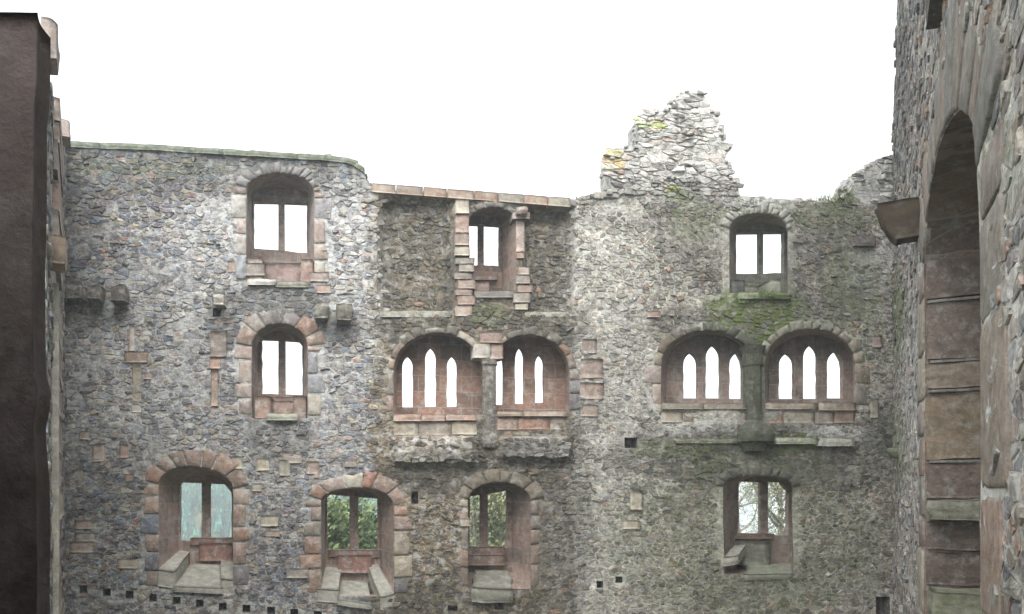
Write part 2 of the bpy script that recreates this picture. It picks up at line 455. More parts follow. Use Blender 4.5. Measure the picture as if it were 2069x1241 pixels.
def rubble(mb, pl, outline, holes, keepout, depf, colf, atf_, mort, sx=.128, sy=.073, vmin=-3.4, step=.07, hgt=(.003, .022), drop=.17, umin=None, umax=None):
    """mortar bed with real stones set in it"""
    V, F = cdt_panel(outline, holes, step)
    vs = []; cols = []; ats = []
    for x, y in V:
        px, py = pl.px(x, y)
        vs.append(pl.W(x, y, depf(x, y)+.012*nz((x*9, y*9, 0)))); cols.append(mort(px, py)); ats.append(atf_(px, py))
    mb.add(vs, [tuple(int(i) for i in f) for f in F], cols, ats)
    xs = [p[0] for p in outline]; ys = [p[1] for p in outline]
    u0, u1 = (umin if umin is not None else min(xs)), (umax if umax is not None else max(xs))
    bb = [(min(p[0] for p in h), max(p[0] for p in h), min(p[1] for p in h), max(p[1] for p in h), h) for h in keepout]
    hb = [(min(p[0] for p in h), max(p[0] for p in h), min(p[1] for p in h), max(p[1] for p in h), h) for h in holes]
    for P, (cx, cy) in cells(u0, u1, max(vmin, min(ys)), max(ys)+.1, sx, sy, drop):
        if not inpoly(cx, cy, outline): continue
        if any(b[0] < cx < b[1] and b[2] < cy < b[3] and inpoly(cx, cy, b[4]) for b in bb): continue
        bad = False
        for b in hb:
            if b[0]-.3 < cx < b[1]+.3 and b[2]-.3 < cy < b[3]+.3:
                if inpoly(cx, cy, b[4]) or any(inpoly(p[0], p[1], b[4]) for p in P): bad = True; break
        if bad: continue
        px, py = pl.px(cx, cy)
        smear = sm(.05, .35, nz((cx*1.6, cy*1.6, 77)))           # patches where mortar is smeared over the stones
        h = R(*hgt)*(1-.8*smear)
        if random.random() < .05: h = hgt[1]*R(1.1, 2.0)
        a_ = atf_(px, py); a_ = (min(1, a_[0]*R(.55, 1.4)), min(1, a_[1]*R(.3, 1.3)), min(1, a_[2]*R(0, 1.7)))
        stone(mb, pl, P, depf(cx, cy), h, colf(px, py), a_, gap=R(.001, .018), cut=random.choice((0, .1, .16)), edge=R(.05, .2), jit=.35, sunk=.01)
def rim(mb, pl, path, T, col, atf_, size=.16, amp=1.0, front=.06, depf=None):
    """loose capping stones along a wall top"""
    for i in range(len(path)-1):
        a, b = path[i], path[i+1]; L = math.hypot(b[0]-a[0], b[1]-a[1]); n = max(1, int(L/(size*1.1)))
        for k in range(n):
            t = (k+R(.2, .8))/n; p = lerp2(a, b, t); px, py = pl.px(*p)
            for dd in (R(-front, .08), R(.25, .45), R(.6, .9)):
                if dd > T-.1: continue
                s = size*R(.6, 1.25); hh = s*R(.35, .65)*amp
                pbox(mb, pl, p[0]-s/2, p[0]+s/2, p[1]-hh*.7, p[1]+hh*.6, dd, dd+s*R(.9, 1.4), n=3, k=.3, amp=.025, col=col(px, py), at=atf_(px, py), seed=R(0, 50), ns=7)

def loft(mb, pl, w_, col, at, dep_front):
    F, B = w_.F, w_.B; n = len(F); K = 5
    vs = []
    for k in range(K+1):
        t = k/K
        for i in range(n):
            u, v = lerp2(F[i], B[i], t); d0 = dep_front(*F[i])
            d = d0+(w_.d-d0)*t; r = .014*nz((u*5, v*5, d*5)) if 0 < k < K else 0
            vs.append(pl.W(u+r, v+r, d))
    for i in range(n): vs.append(pl.W(*B[i], WALL_T+.02))
    fs = []
    for k in range(K+1):
        for i in range(n): fs.append((k*n+i, k*n+(i+1) % n, (k+1)*n+(i+1) % n, (k+1)*n+i))
    mb.add(vs, fs, col, at)

def voussoirs(mb, pl, F, i0, i1, n, width, hgt=.022, skip=(), cols=None, at=(0, 0, 0), jag=.12, flatout=0):
    path = F[i0:i1+1]; out = offset_arch(path, width)
    ws = [R(.65, 1.4) for _ in range(n)]; cum = [0]
    for q in ws: cum.append(cum[-1]+q/sum(ws))
    for k in range(n):
        if k in skip: continue
        ta, tb = cum[k]+.004, cum[k+1]-.004; wj = 1+R(-jag*2, jag*1.3)
        P = []
        for s_ in (0, .5, 1): P.append(along(path, ta+(tb-ta)*s_))
        Q = []
        for s_ in (1, .5, 0):
            t = ta+(tb-ta)*s_; a = along(path, t); b = along(out, t); Q.append(lerp2(a, b, wj*(1+R(-.09, .09))))
        c = cols[k] if cols and cols[k] else red()
        um, vm = along(path, (ta+tb)/2); a_ = atf(*pl.px(um, vm)) if at == 'f' else at
        stone(mb, pl, P+Q, backdep(um, vm) if pl is BACK else 0, hgt*R(.8, 1.3), c, a_, gap=.006, edge=.05, flat=1.0, sunk=.05, cut=.07, jit=.04)
def quoins(mb, pl, x, vb, vt, side, wid=(.2, .42), hh=(.26, .5), hgt=.022, at=(0, 0, 0), cols=None):
    """dressed blocks up one side of an opening; side -1 = blocks run left of x(v)"""
    v = vb; k = 0; 
    while v < vt-.08:
        h = min(R(*hh), vt-v); w_ = R(*wid) if k % 2 else R(wid[0], (wid[0]+wid[1])/2)
        x0, x1 = x(v), x(v+h)
        J = .02
        P = [(x0, v+R(0, J)), (x1, v+h-R(0, J)), (x1+side*w_*R(.8, 1.05), v+h-R(0, J*1.5)), (x0+side*w_*R(.85, 1.05), v+R(0, J*1.5))]
        if side < 0: P.reverse()
        um, vm = x0+side*w_/2, v+h/2
        stone(mb, pl, P, backdep(um, vm) if pl is BACK else 0, hgt*R(.7, 1.3), (cols[k % len(cols)] if cols else (red() if pl is RIGHT or random.random() < .68 else pick(P_L[:6]))), atf(*pl.px(um, vm)) if pl is BACK else at, gap=.006, edge=.05, flat=1.0, sunk=.05, cut=.06, jit=.05)
        v += h; k += 1

castle = empty('castle_wall', 'broad ruined rubble wall across the courtyard with three storeys of windows and ragged top', 'wall', (0, 15, -6))
def par(o, parent):                      # parent without moving
    o.parent = parent; o.matrix_parent_inverse = parent.matrix_world.inverted() if parent.location.length == 0 else parent.matrix_world.inverted()
castle.matrix_basis = castle.matrix_basis
bpy.context.view_layer.update()
def done(mb, name, mat, parent, label=None, smooth=True):
    o = mb.build(name, mat, None, smooth)
    root = parent
    off = Vector((0, 0, 0)); q = parent
    while q is not None: off += q.location; q = q.parent
    o.parent = parent; o.location = -off
    if label: o['label'] = label
    return o

DEPTH = .85
SP = []                                   # (window, kind info)
def spec(key, F, B, lights, d=DEPTH): 
    w_ = make_win(BACK, F, B, lights, d); w_.key = key; SP.append(w_); return w_
W1 = spec('uleft', arch_pts(498, 635, 572, 380, 388, 349), arch_pts(509, 623, 590, 398, 404, 380), [rect_hole(512, 620, 408, 502, 411, 511)])
W2 = spec('mleft', arch_pts(508, 622, 845, 700, 700, 653), arch_pts(521, 613, 850, 704, 706, 670), [rect_hole(528, 611, 686, 796, 690, 798, ch=8)])
W3 = spec('lleft', arch_pts(321, 471, 1190, 978, 988, 942, xp=380), arch_pts(360, 471, 1140, 985, 1000, 962), [rect_hole(363, 468, 975, 1092, 979, 1098, ch=14)])
W4 = spec('lmid', arch_pts(649, 796, 1205, 1011, 1022, 985, xp=730), arch_pts(657, 768, 1200, 1012, 1015, 990), [rect_hole(661, 762, 999, 1117, 1008, 1130)])
W5 = spec('lctr', arch_pts(946, 1072, 1190, 1010, 1012, 974), arch_pts(944, 1034, 1156, 1003, 1006, 982), [rect_hole(949, 1024, 1003, 1112, 992, 1106)])
W6 = spec('lright', arch_pts(1462, 1602, 1160, 985, 985, 961, pw=3), arch_pts(1489, 1600, 1150, 985, 985, 965, pw=3), [rect_hole(1493, 1593, 973, 1080, 975, 1082, ch=14)])
W7 = spec('uright', arch_pts(1474, 1592, 592, 462, 464, 431), arch_pts(1485, 1590, 600, 468, 470, 452), [rect_hole(1488, 1584, 471, 553, 470, 552)])
W8 = spec('uctr', arch_pts(947, 1042, 598, 446, 446, 420), arch_pts(943, 1014, 606, 450, 450, 434), [rect_hole(948, 1009, 453, 535, 456, 538)])
W9 = spec('tl', arch_pts(795, 976, 838, 748, 752, 672, pw=2), arch_pts(802, 972, 838, 748, 750, 678), [lancet(813, 834, 721, 823, 741), lancet(859, 881, 704, 822, 728), lancet(903, 923, 721, 822, 742)], .55)
W10 = spec('tr', arch_pts(986, 1150, 835, 752, 748, 676, pw=2), arch_pts(990, 1142, 835, 750, 748, 682), [lancet(1001, 1016, 719, 818, 738), lancet(1041, 1058, 704, 816, 728), lancet(1081, 1098, 719, 814, 738)], .55)
W11 = spec('rl', arch_pts(1337, 1521, 824, 740, 736, 668, pw=2.2), arch_pts(1346, 1516, 824, 742, 740, 676), [lancet(1381, 1409, 714, 805, 736), lancet(1426, 1455, 699, 805, 724), lancet(1474, 1503, 714, 806, 736)], .55)
W12 = spec('rr', arch_pts(1545, 1728, 824, 740, 736, 664, pw=2.2), arch_pts(1553, 1722, 824, 742, 740, 676), [lancet(1574, 1604, 715, 806, 737), lancet(1623, 1652, 698, 806, 724), lancet(1671, 1704, 711, 805, 736)], .55)

uvL = lambda L, d=0: [BACK.uv(x, y, d) for x, y in L]
SOCK = [(168, 1191), (216, 1197), (262, 1202), (309, 1208), (357, 1214), (403, 1220), (450, 1226), (498, 1230), (548, 1234), (594, 1239), (642, 1243), (688, 1248)]
sock = [[(x-8, y+8), (x-8, y-8), (x+8, y-8), (x+8, y+8)] for x, y in SOCK]
sock += [[(1262, 905), (1262, 884), (1288, 884), (1288, 905)], [(831, 1018), (831, 993), (845, 993), (845, 1018)], [(1770, 1260), (1770, 1206), (1798, 1206), (1798, 1260)],
         [(1205, 1188), (1205, 1174), (1218, 1174), (1218, 1188)], [(1244, 1178), (1244, 1165), (1258, 1165), (1258, 1178)], [(1000, 1232), (1000, 1214), (1018, 1214), (1018, 1232)], [(905, 1236), (905, 1224), (925, 1224), (925, 1236)],
         [(430, 640), (430, 622), (446, 622), (446, 640)]]
sock_uv = [uvL(q) for q in sock]
top_px = [(118, 290), (150, 292), (300, 298), (450, 307), (560, 314), (650, 319), (700, 323), (722, 331), (733, 345), (742, 366), (752, 384), (800, 389), (900, 396), (1000, 403), (1100, 412), (1152, 417), (1158, 405), (1170, 398),
          (1200, 390), (1236, 386), (1300, 384), (1400, 386), (1460, 392), (1500, 396), (1560, 402), (1640, 404), (1700, 410), (1740, 412), (1812, 414)]
top_uv = uvL(top_px)
uA, uB = -.05, BACK.L+.3
out_back = [(uA, -6)]+[(uA, top_uv[0][1])]+top_uv[1:-1]+[(uB, top_uv[-1][1])]+[(uB, -6)]
out_back = out_back[::-1]
keep = []
for w_ in SP: keep.append(w_.F)
keep += [uvL([(918, 620), (918, 408), (947, 408), (947, 620)]), uvL([(1042, 620), (1042, 420), (1062, 420), (1062, 620)]),
         uvL([(974, 900), (974, 690), (1004, 690), (1004, 900)]), uvL([(1506, 900), (1506, 700), (1546, 700), (1546, 900)]),
         uvL([(796, 882), (796, 830), (960, 830), (960, 882)]), uvL([(1003, 872), (1003, 830), (1150, 830), (1150, 872)]), uvL([(1337, 856), (1337, 818), (1728, 818), (1728, 856)])]
# dressed stones around each opening also keep rubble out
def ring_keep(w_, wd, side):
    F = w_.F; P = offset_arch(F, wd)
    return P
RK = {'uleft': .22, 'mleft': .32, 'lleft': .32, 'lmid': .30, 'lctr': .25, 'lright': .22, 'uright': .2, 'uctr': .02, 'tl': .17, 'tr': .15, 'rl': .24, 'rr': .24}
for w_ in SP:
    if RK[w_.key] > .1: keep.append([(p[0], p[1]) for p in ring_keep(w_, RK[w_.key]*.88, 0)])
def mortf(px, py):
    return MORT['L'] if px < 742 else (MORT['C'] if px < 1160 else MORT['R'])
mb = MB()
random.seed(11)
rubble(mb, BACK, out_back, [w_.F for w_ in SP]+sock_uv, keep, backdep, backpal, atf, mortf, vmin=-3.2)
# sockets, back and top of the wall
for q in sock_uv:
    n = 4; d0 = [backdep(*p) for p in q]
    vs = [BACK.W(*q[i], d0[i]) for i in range(4)]+[BACK.W(*q[i], .3) for i in range(4)]
    mb.add(vs, [(i, (i+1) % 4, 4+(i+1) % 4, 4+i) for i in range(4)]+[(4, 5, 6, 7)], (.13, .12, .11), (.3, 0, 0))
V_, F_ = cdt_panel(out_back, [w_.B for w_ in SP], 0)
mb.add([BACK.W(x, y, WALL_T) for x, y in V_], [tuple(int(i) for i in f) for f in F_], (.2, .19, .17))
m_ = len(out_back)
mb.add([BACK.W(x, y, backdep(x, y)) for x, y in out_back]+[BACK.W(x, y, WALL_T) for x, y in out_back], [(i, (i+1) % m_, m_+(i+1) % m_, m_+i) for i in range(m_)], (.2, .19, .17))
rim(mb, BACK, uvL([(728, 338), (742, 372), (752, 386)]), 1.0, lambda a, b: pick(P_C), atf, .2)
rim(mb, BACK, uvL([(1150, 412), (1172, 400), (1240, 388), (1300, 384)]), 1.0, lambda a, b: pick(P_R), atf, .17)
rim(mb, BACK, uvL([(1440, 392), (1500, 398), (1560, 404), (1640, 406), (1705, 412)]), 1.0, lambda a, b: pick(P_R), atf, .15)
done(mb, 'rubble_masonry', M_rub, castle, smooth=False)

# a taller remnant of masonry: own front, stones, sides
def remnant(name, px_out, T, pal, label, sx=.2, sy=.11, toothing=()):
    mb = MB(); O = uvL(px_out)
    O2 = O[::-1]
    dd = lambda u, v: backdep(u, v)*.5+.0
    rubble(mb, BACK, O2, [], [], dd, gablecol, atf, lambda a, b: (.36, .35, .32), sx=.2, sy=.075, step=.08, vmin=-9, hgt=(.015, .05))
    n = len(O2); V, F = cdt_panel(O2, [], 0)
    mb.add([BACK.W(x, y, T) for x, y in V], [tuple(int(i) for i in f) for f in F], (.3, .29, .27))
    mb.add([BACK.W(x, y, dd(x, y)) for x, y in O2]+[BACK.W(x, y, T) for x, y in O2], [(i, (i+1) % n, n+(i+1) % n, n+i) for i in range(n)], (.3, .29, .27))
    for q in toothing:
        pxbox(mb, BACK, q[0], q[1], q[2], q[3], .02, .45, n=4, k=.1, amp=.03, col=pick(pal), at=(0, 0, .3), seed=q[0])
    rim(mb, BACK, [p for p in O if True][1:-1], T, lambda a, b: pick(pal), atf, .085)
    done(mb, name, M_rub, castle, label, smooth=False)
random.seed(5)
GAB = [(1236, 392), (1235, 340), (1237, 303), (1262, 298), (1291, 297), (1293, 262), (1294, 232), (1320, 226), (1350, 222), (1357, 203), (1375, 190), (1393, 181), (1412, 184), (1424, 195), (1433, 212), (1440, 228),
       (1449, 246), (1456, 266), (1458, 288), (1464, 305), (1467, 330), (1470, 350), (1478, 362), (1490, 374), (1496, 398)]
remnant('gable_remnant', GAB, .8, P_G, 'pale stepped gable stump rising to a ragged point',
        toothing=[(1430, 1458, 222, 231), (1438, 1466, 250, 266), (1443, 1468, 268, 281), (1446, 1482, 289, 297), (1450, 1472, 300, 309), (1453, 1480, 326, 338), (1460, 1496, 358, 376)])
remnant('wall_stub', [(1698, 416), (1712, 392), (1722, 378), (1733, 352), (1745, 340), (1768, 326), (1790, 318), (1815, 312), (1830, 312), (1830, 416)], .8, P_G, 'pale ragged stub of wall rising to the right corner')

# copings
random.seed(21)
mb = MB()
L_ = [(116, 291), (200, 295), (300, 298), (400, 304), (500, 310), (600, 316), (660, 320), (700, 324), (720, 331), (733, 345)]
for i in range(len(L_)-1):
    (x0, y0), (x1, y1) = L_[i], L_[i+1]
    A, B = BACK.uv(x0, y0), BACK.uv(x1, y1)
    nn = max(1, int((B[0]-A[0])/.45))
    for k in range(nn):
        a, b = lerp2(A, B, k/nn), lerp2(A, B, (k+1)/nn)
        rough_box(mb, lambda p, q, r: BACK.W(a[0]-.04+(b[0]-a[0]+.08)*p, (a[1]+(b[1]-a[1])*p)+.04-.11*(1-q), -.07+1.2*r), n=4, k=.12, amp=.03, col=(.17, .18, .155), at=(.45, .3, .1), seed=i*7+k)
done(mb, 'coping', M_rub, castle, 'grey green weathered cement cap')
mb = MB()
x = 752
while x < 1150:
    wd = random.choice((48, 52, 55)); x1 = min(1152, x+wd); y = 372+(x-752)*.076; y1 = 372+(x1-752)*.076
    a, b = BACK.uv(x+.6, y+18), BACK.uv(x1-.6, y1+18); c = BACK.uv(x, y)
    h = c[1]-a[1]
    rough_box(mb, lambda p, q, r: BACK.W(a[0]+(b[0]-a[0])*p, a[1]+(b[1]-a[1])*p+h*q, -.06+1.2*r), n=5, k=.03, amp=.012, col=tuple(v*1.1 for v in red()), at=(.15, .1, .1), seed=x)
    x = x1
done(mb, 'coping', M_sand, castle, 'row of red sandstone coping slabs')
# tiny ridge of tiles on that coping
# ------------------------------------------------------------------ windows
NAMES = {}
def window(w_, label, vous=None, qs=True, at=(.1, 0, 0), scol=(.21, .15, .125), mull=None, trans=None, lintel=None, vw=.26, nv=7, skip=(), cols=None, qat=None, arch_at=(.1, 0, 0), ql=True, qr=True, qw=(.18, .36), jag=.12):
    mb = MB()
    outer = [(p[0]+(p[0]-w_.B[0][0])*0, p[1]) for p in w_.B]
    slab(mb, outer, w_.L, w_.d, w_.d+(.09 if len(w_.L) > 1 else .14), BACK, scol, at)
    win = done(mb, 'window', M_rev, castle, label)
    mb = MB(); loft(mb, BACK, w_, (.25, .185, .155), at, backdep); done(mb, 'reveal', M_rev, win)
    # dressed stones
    mb = MB(); F = w_.F; i0, i1 = 4, len(F)-5
    if nv: 
        voussoirs(mb, BACK, F, i0, i1, nv, vw, skip=skip, cols=cols, at=arch_at, jag=jag)
        done(mb, 'arch', M_sand, win)
    mb = MB()
    if ql:
        quoins(mb, BACK, lambda v: F[0][0], F[0][1]+.05, F[i0][1], -1, wid=qw); done(mb, 'jamb', M_sand, win); mb = MB()
    if qr: quoins(mb, BACK, lambda v: F[-1][0], F[-1][1]+.05, F[i1][1], 1, wid=qw)
    if mb.v: done(mb, 'jamb', M_sand, win)
    if mull:
        mb = MB(); x0, x1, y0, y1 = mull
        pxbox(mb, BACK, x0, x1, y0-3, y1+3, w_.d+.02, w_.d+.12, ref=w_.d, n=8, k=.01, amp=.012, col=scol, at=at, seed=x0, ns=5)
        done(mb, 'mullion', M_sand, win)
    return win
G = (.1, 0, 0)
win1 = window(W1, 'uppermost left window with deep segmental arch and tall two light opening', mull=(562, 574, 408, 508), nv=13, vw=.17, jag=.3, cols=[(.14, .13, .125), (.12, .11, .105), (.19, .16, .15)]*4+[None], at=(.25, 0, .15), arch_at=(.6, 0, .3))
win2 = window(W2, 'two light window halfway up the left wall with broken arch stones', mull=(562, 576, 686, 797), nv=7, vw=.3, at=(.2, 0, .1), cols=[None, None, (.18, .16, .15), (.13, .12, .11), (.18, .155, .15), None, None])
win3 = window(W3, 'bottom left window with pink arch looking onto conifer hillside', mull=(407, 424, 975, 1096), nv=7, vw=.33, at=(.12, 0, .1), qw=(.25, .4))
win4 = window(W4, 'bottom window with one pale arch stone and green tree behind it', mull=(706, 724, 1003, 1124), nv=6, vw=.33, at=(.15, 0, .05), cols=[None, (.30, .24, .21), (.40, .37, .30), (.30, .17, .13), None, None], qw=(.22, .45))
win5 = window(W5, 'dim bottom window near the centre with worn round ledge', mull=(970, 986, 994, 1110), nv=6, vw=.26, at=(.45, 0, 0), arch_at=(.5, .1, 0), cols=[(.2, .16, .13)]*6, ql=True, qr=True, qw=(.14, .3))
win6 = window(W6, 'bottom right window with bright bare branches behind', mull=(1537, 1553, 973, 1082), nv=9, vw=.2, at=(.25, 0, .1), scol=(.21, .16, .13), arch_at=(.8, .1, .1), cols=[(.14, .13, .11)]*9, ql=False, qr=False)
win7 = window(W7, 'upper right window under pale rubble arch with mossy foot', mull=(1534, 1543, 471, 553), nv=13, vw=.2, jag=.3, at=(.3, .15, .25), scol=(.18, .175, .15), arch_at=(.2, .1, .35), cols=[(.25, .24, .21), (.2, .19, .17), (.3, .28, .24)]*5, ql=False, qr=False)
win8 = window(W8, 'upper centre window between two red pilasters', mull=(966, 978, 454, 537), nv=7, vw=.12, at=(.3, 0, 0), cols=[(.15, .135, .12)]*7, arch_at=(.7, 0, 0), ql=False, qr=False)
win9 = window(W9, 'left lancet group of the central pair', nv=9, vw=.17, jag=.25, at=(.12, 0, 0), cols=[None, (.2, .15, .12)]+[(.13, .12, .10)]*4+[None]*3, arch_at=(.25, 0, 0), qr=False, qw=(.12, .24), scol=(.22, .145, .115))
win10 = window(W10, 'right lancet group of the central pair', nv=9, vw=.17, jag=.25, at=(.15, 0, 0), cols=[None]*3+[(.13, .12, .10)]*4+[None]*2, arch_at=(.3, 0, 0), ql=False, qw=(.14, .5), scol=(.22, .145, .115))
win11 = window(W11, 'lancet group left of the mossy column', nv=9, vw=.18, jag=.3, at=(.15, 0, .15), cols=[None, None, (.2, .16, .14)]+[(.11, .105, .095)]*6, arch_at=(.45, .2, 0), qr=False, qw=(.2, .4), scol=(.21, .155, .13))
win12 = window(W12, 'lancet group right of the mossy column', nv=12, vw=.21, jag=.22, at=(.15, 0, .1), cols=[(.22, .19, .16)]*6+[(.15, .13, .12)]*2+[(.24, .19, .155)]*3+[None], arch_at=(.15, .2, .15), ql=False, qw=(.2, .4), scol=(.21, .155, .13))

def part(parent, name, boxes, mat=M_sand, label=None):
    for b in boxes:
        mb = MB()
        kw = dict(n=5, k=.06, amp=.015, col=red(), at=(0, 0, 0)); kw.update(b[6]); kw.setdefault('seed', b[0])
        pxbox(mb, BACK, *b[:6], **kw)
        o = done(mb, name, mat, parent, label)
    return o
def slope(parent, name, quad_front, quad_back, df, db, col, at, mat=M_sand, th=.12, label=None, **kw):
    """slab whose top runs from a front edge (two photo points at depth df) to a back edge (depth db)"""
    a, b = BACK.uv(*quad_front[0], df), BACK.uv(*quad_front[1], df); c, d = BACK.uv(*quad_back[0], db), BACK.uv(*quad_back[1], db)
    def f(p, q, r):
        fu = lerp2(a, b, p); bu = lerp2(c, d, p); x = lerp2(fu, bu, r)
        return BACK.W(x[0], x[1]-th*(1-q), df+(db-df)*r)
    mb = MB(); o = dict(n=7, k=.04, amp=.012, seed=quad_front[0][0]); o.update(kw)
    rough_box(mb, f, col=col, at=at, **o); return done(mb, name, mat, parent, label)
GREY = (.28, .27, .235)
# window 1: parapet block, stump, ledge
part(win1, 'parapet', [(506, 604, 512, 578, .62, .9, dict(col=(.26, .17, .15), at=(.2, 0, .2), k=.02)), (602, 612, 520, 572, .3, .7, dict(col=(.17, .13, .12), at=(.4, 0, 0)))])
part(win1, 'ledge', [(500, 560, 566, 578, -.10, .5, dict(col=(.42, .40, .34), at=(0, 0, .4), k=.2, amp=.04)), (556, 628, 570, 582, -.06, .5, dict(col=GREY, at=(.5, .1, 0), k=.15, amp=.04)), (608, 632, 524, 572, -.02, .4, dict(col=(.26, .18, .15), at=(.1, 0, 0), k=.08)), (498, 530, 520, 568, -.01, .5, dict(col=(.25, .17, .14), at=(.1, 0, .2), k=.05))])
part(win2, 'sill', [(522, 612, 796, 808, .55, .95, dict(col=(.22, .17, .15), at=(.3, 0, 0), k=.03)), (545, 592, 806, 838, .35, .9, dict(col=(.25, .17, .14), at=(.1, 0, .1), k=.03)), (538, 602, 836, 850, -.1, .5, dict(col=(.30, .29, .23), at=(.2, .2, .3), k=.2, amp=.05)),
     (514, 545, 800, 852, .0, .8, dict(col=(.28, .20, .16), k=.06)), (592, 618, 800, 852, .0, .8, dict(col=(.24, .17, .14), at=(.3, 0, 0), k=.06))])
def seats(win, w_, floor, lb, rb, par_, col=GREY, at=(.1, .1, .15)):
    # floor, benches: (front y, back y) given as photo points
    slope(win, 'seat', floor[0], floor[1], -.08, w_.d, col, at, th=.1, label='worn grey seat slab', amp=.02)
    slope(win, 'bench', lb[0], lb[1], -.02, w_.d-.01, (.30, .28, .245), at, th=lb[2])
    slope(win, 'bench', rb[0], rb[1], -.02, w_.d-.01, (.27, .255, .22), at, th=rb[2])
    x0, x1, y0, y1 = par_
    part(win, 'sill', [(x0, x1, y0, y1, w_.d-.06, w_.d+.18, dict(k=.02, col=(.23, .15, .125), at=(.3, 0, 0))), (x0+20, x1-18, y1-4, y1+34, w_.d-.09, w_.d+.02, dict(k=.02, col=(.24, .14, .115), at=(.15, 0, 0)))])
seats(win3, W3, [((348, 1186), (452, 1190)), ((392, 1138), (444, 1140))], [((317, 1150), (352, 1156), ), ((362, 1112), (384, 1114)), .32], [((446, 1170), (474, 1172)), ((446, 1128), (470, 1130)), .3], (362, 470, 1093, 1108))
seats(win4, W4, [((680, 1212), (752, 1222)), ((690, 1172), (742, 1176))], [((640, 1190), (684, 1193)), ((658, 1145), (690, 1147)), .25], [((768, 1208), (800, 1200)), ((742, 1140), (764, 1140)), .25], (657, 768, 1119, 1133))
slope(win5, 'seat', [(950, 1188), (1040, 1192)], [(958, 1150), (1030, 1150)], -.12, .83, (.20, .19, .16), (.35, .1, .1), th=.3, k=.25, amp=.04)
part(win5, 'sill', [(944, 1032, 1111, 1128, .74, .98, dict(k=.02, col=(.2, .13, .11), at=(.4, 0, 0))), (946, 1032, 1128, 1150, .7, .98, dict(k=.02, col=(.22, .16, .13), at=(.4, 0, 0)))])
part(win6, 'sill', [(1489, 1600, 1083, 1094, .74, .98, dict(k=.02, col=(.21, .15, .12), at=(.3, 0, 0))), (1512, 1590, 1098, 1150, .7, .98, dict(k=.02, col=(.2, .19, .16), at=(.4, .2, .1)))])
slope(win6, 'bench', [(1456, 1128), (1492, 1122)], [(1486, 1098), (1510, 1098)], -.04, .8, (.30, .28, .24), (.15, .15, .2), th=.2, k=.12, amp=.03)
slope(win6, 'seat', [(1500, 1162), (1602, 1160)], [(1510, 1140), (1598, 1138)], -.05, .8, (.24, .235, .2), (.3, .35, .1), th=.12, k=.1, amp=.03)
part(win7, 'sill', [(1484, 1590, 553, 562, .7, .95, dict(k=.02, col=(.2, .19, .17), at=(.3, .2, 0))), (1506, 1560, 562, 594, .6, .95, dict(k=.03, col=(.24, .23, .2), at=(.3, .3, .2))), (1480, 1506, 565, 598, .0, .8, dict(k=.12, col=(.13, .13, .12), at=(.6, 0, 0))), (1562, 1582, 562, 596, .05, .8, dict(k=.1, col=(.24, .24, .2), at=(.2, .3, .2))), (1485, 1595, 592, 606, -.12, .5, dict(k=.2, amp=.05, col=(.27, .28, .2), at=(.1, .8, .3)))])
part(win8, 'sill', [(940, 1016, 538, 546, .7, .95, dict(k=.02, col=(.22, .16, .14), at=(.3, 0, 0))), (966, 996, 555, 585, .55, .9, dict(k=.03, col=(.25, .17, .145), at=(.1, 0, .1))), (958, 1040, 588, 602, -.04, .7, dict(k=.08, amp=.02, col=(.24, .22, .19), at=(.5, 0, .1)))])
# pilasters beside window 8
def pil(x0, x1, y0, y1, jag=5, hh=(22, 36), name='pilaster', at=(.1, 0, .15), proud=.1):
    mb = MB(); y = y0
    while y < y1-6:
        h = min(R(*hh), y1-y); j0, j1 = R(-jag, jag)*.5, R(-jag, jag)
        pxbox(mb, BACK, x0+j0, x1+j1*.3, y+.8, y+h-.8, -proud+R(-.03, .03), .35, n=5, k=.07, amp=.02, col=tuple(v*1.12 for v in red()), at=at, seed=y); y += h
    return done(mb, name, M_sand, win8)
pil(919, 947, 406, 520, hh=(26, 48)); pil(922, 956, 522, 640, hh=(12, 26), jag=14, at=(.15, 0, .1), proud=.04)
pil(1042, 1058, 448, 524, hh=(30, 70), proud=.05); pil(1036, 1070, 430, 446, hh=(16, 17), proud=.12); pil(1042, 1070, 540, 628, hh=(13, 24), jag=16, proud=.06, at=(.2, 0, .1))
# ledges of cement under the side panels
part(castle, 'ledge', [(768, 912, 628, 641, -.02, .3, dict(k=.08, amp=.02, col=(.27, .25, .2), at=(.2, .1, .2), n=8)), (1060, 1150, 630, 640, -.02, .3, dict(k=.08, amp=.02, col=(.27, .25, .2), at=(.2, .1, .2), n=8))], M_rub, 'cement ledge below the rough panels')
# sills of the lancet groups
def lip(win, xs, y0, y1, y2, y3, col, at=(.05, 0, .15), out=.06):
    bx = []
    for i in range(len(xs)-1):
        bx.append((xs[i], xs[i+1]-1, y0+R(-1, 2), y1+R(-2, 3), -out-R(0, .04), .56, dict(n=7, k=.05, amp=.03, col=col, at=at, ns=5)))
    part(win, 'sill', bx)
    bx = []; x = xs[0]
    while x < xs[-1]:
        x2 = min(xs[-1], x+R(30, 70)); bx.append((x, x2-1, y2, y3+R(-2, 2), -.02, .4, dict(n=5, k=.03, amp=.014, col=tuple(v*1.05 for v in red())))); x = x2
    part(win, 'sill_course', bx)
lip(win9, [795, 852, 901, 964], 837, 850, 853, 879, (.33, .22, .17))
lip(win10, [1005, 1057, 1145], 832, 842, 845, 868, (.30, .23, .18))
lip(win11, [1337, 1420, 1508], 815, 829, 832, 855, (.30, .25, .20), at=(.15, .15, .2))
lip(win12, [1546, 1652, 1728], 814, 828, 832, 854, (.30, .23, .185), at=(.1, .1, .2))
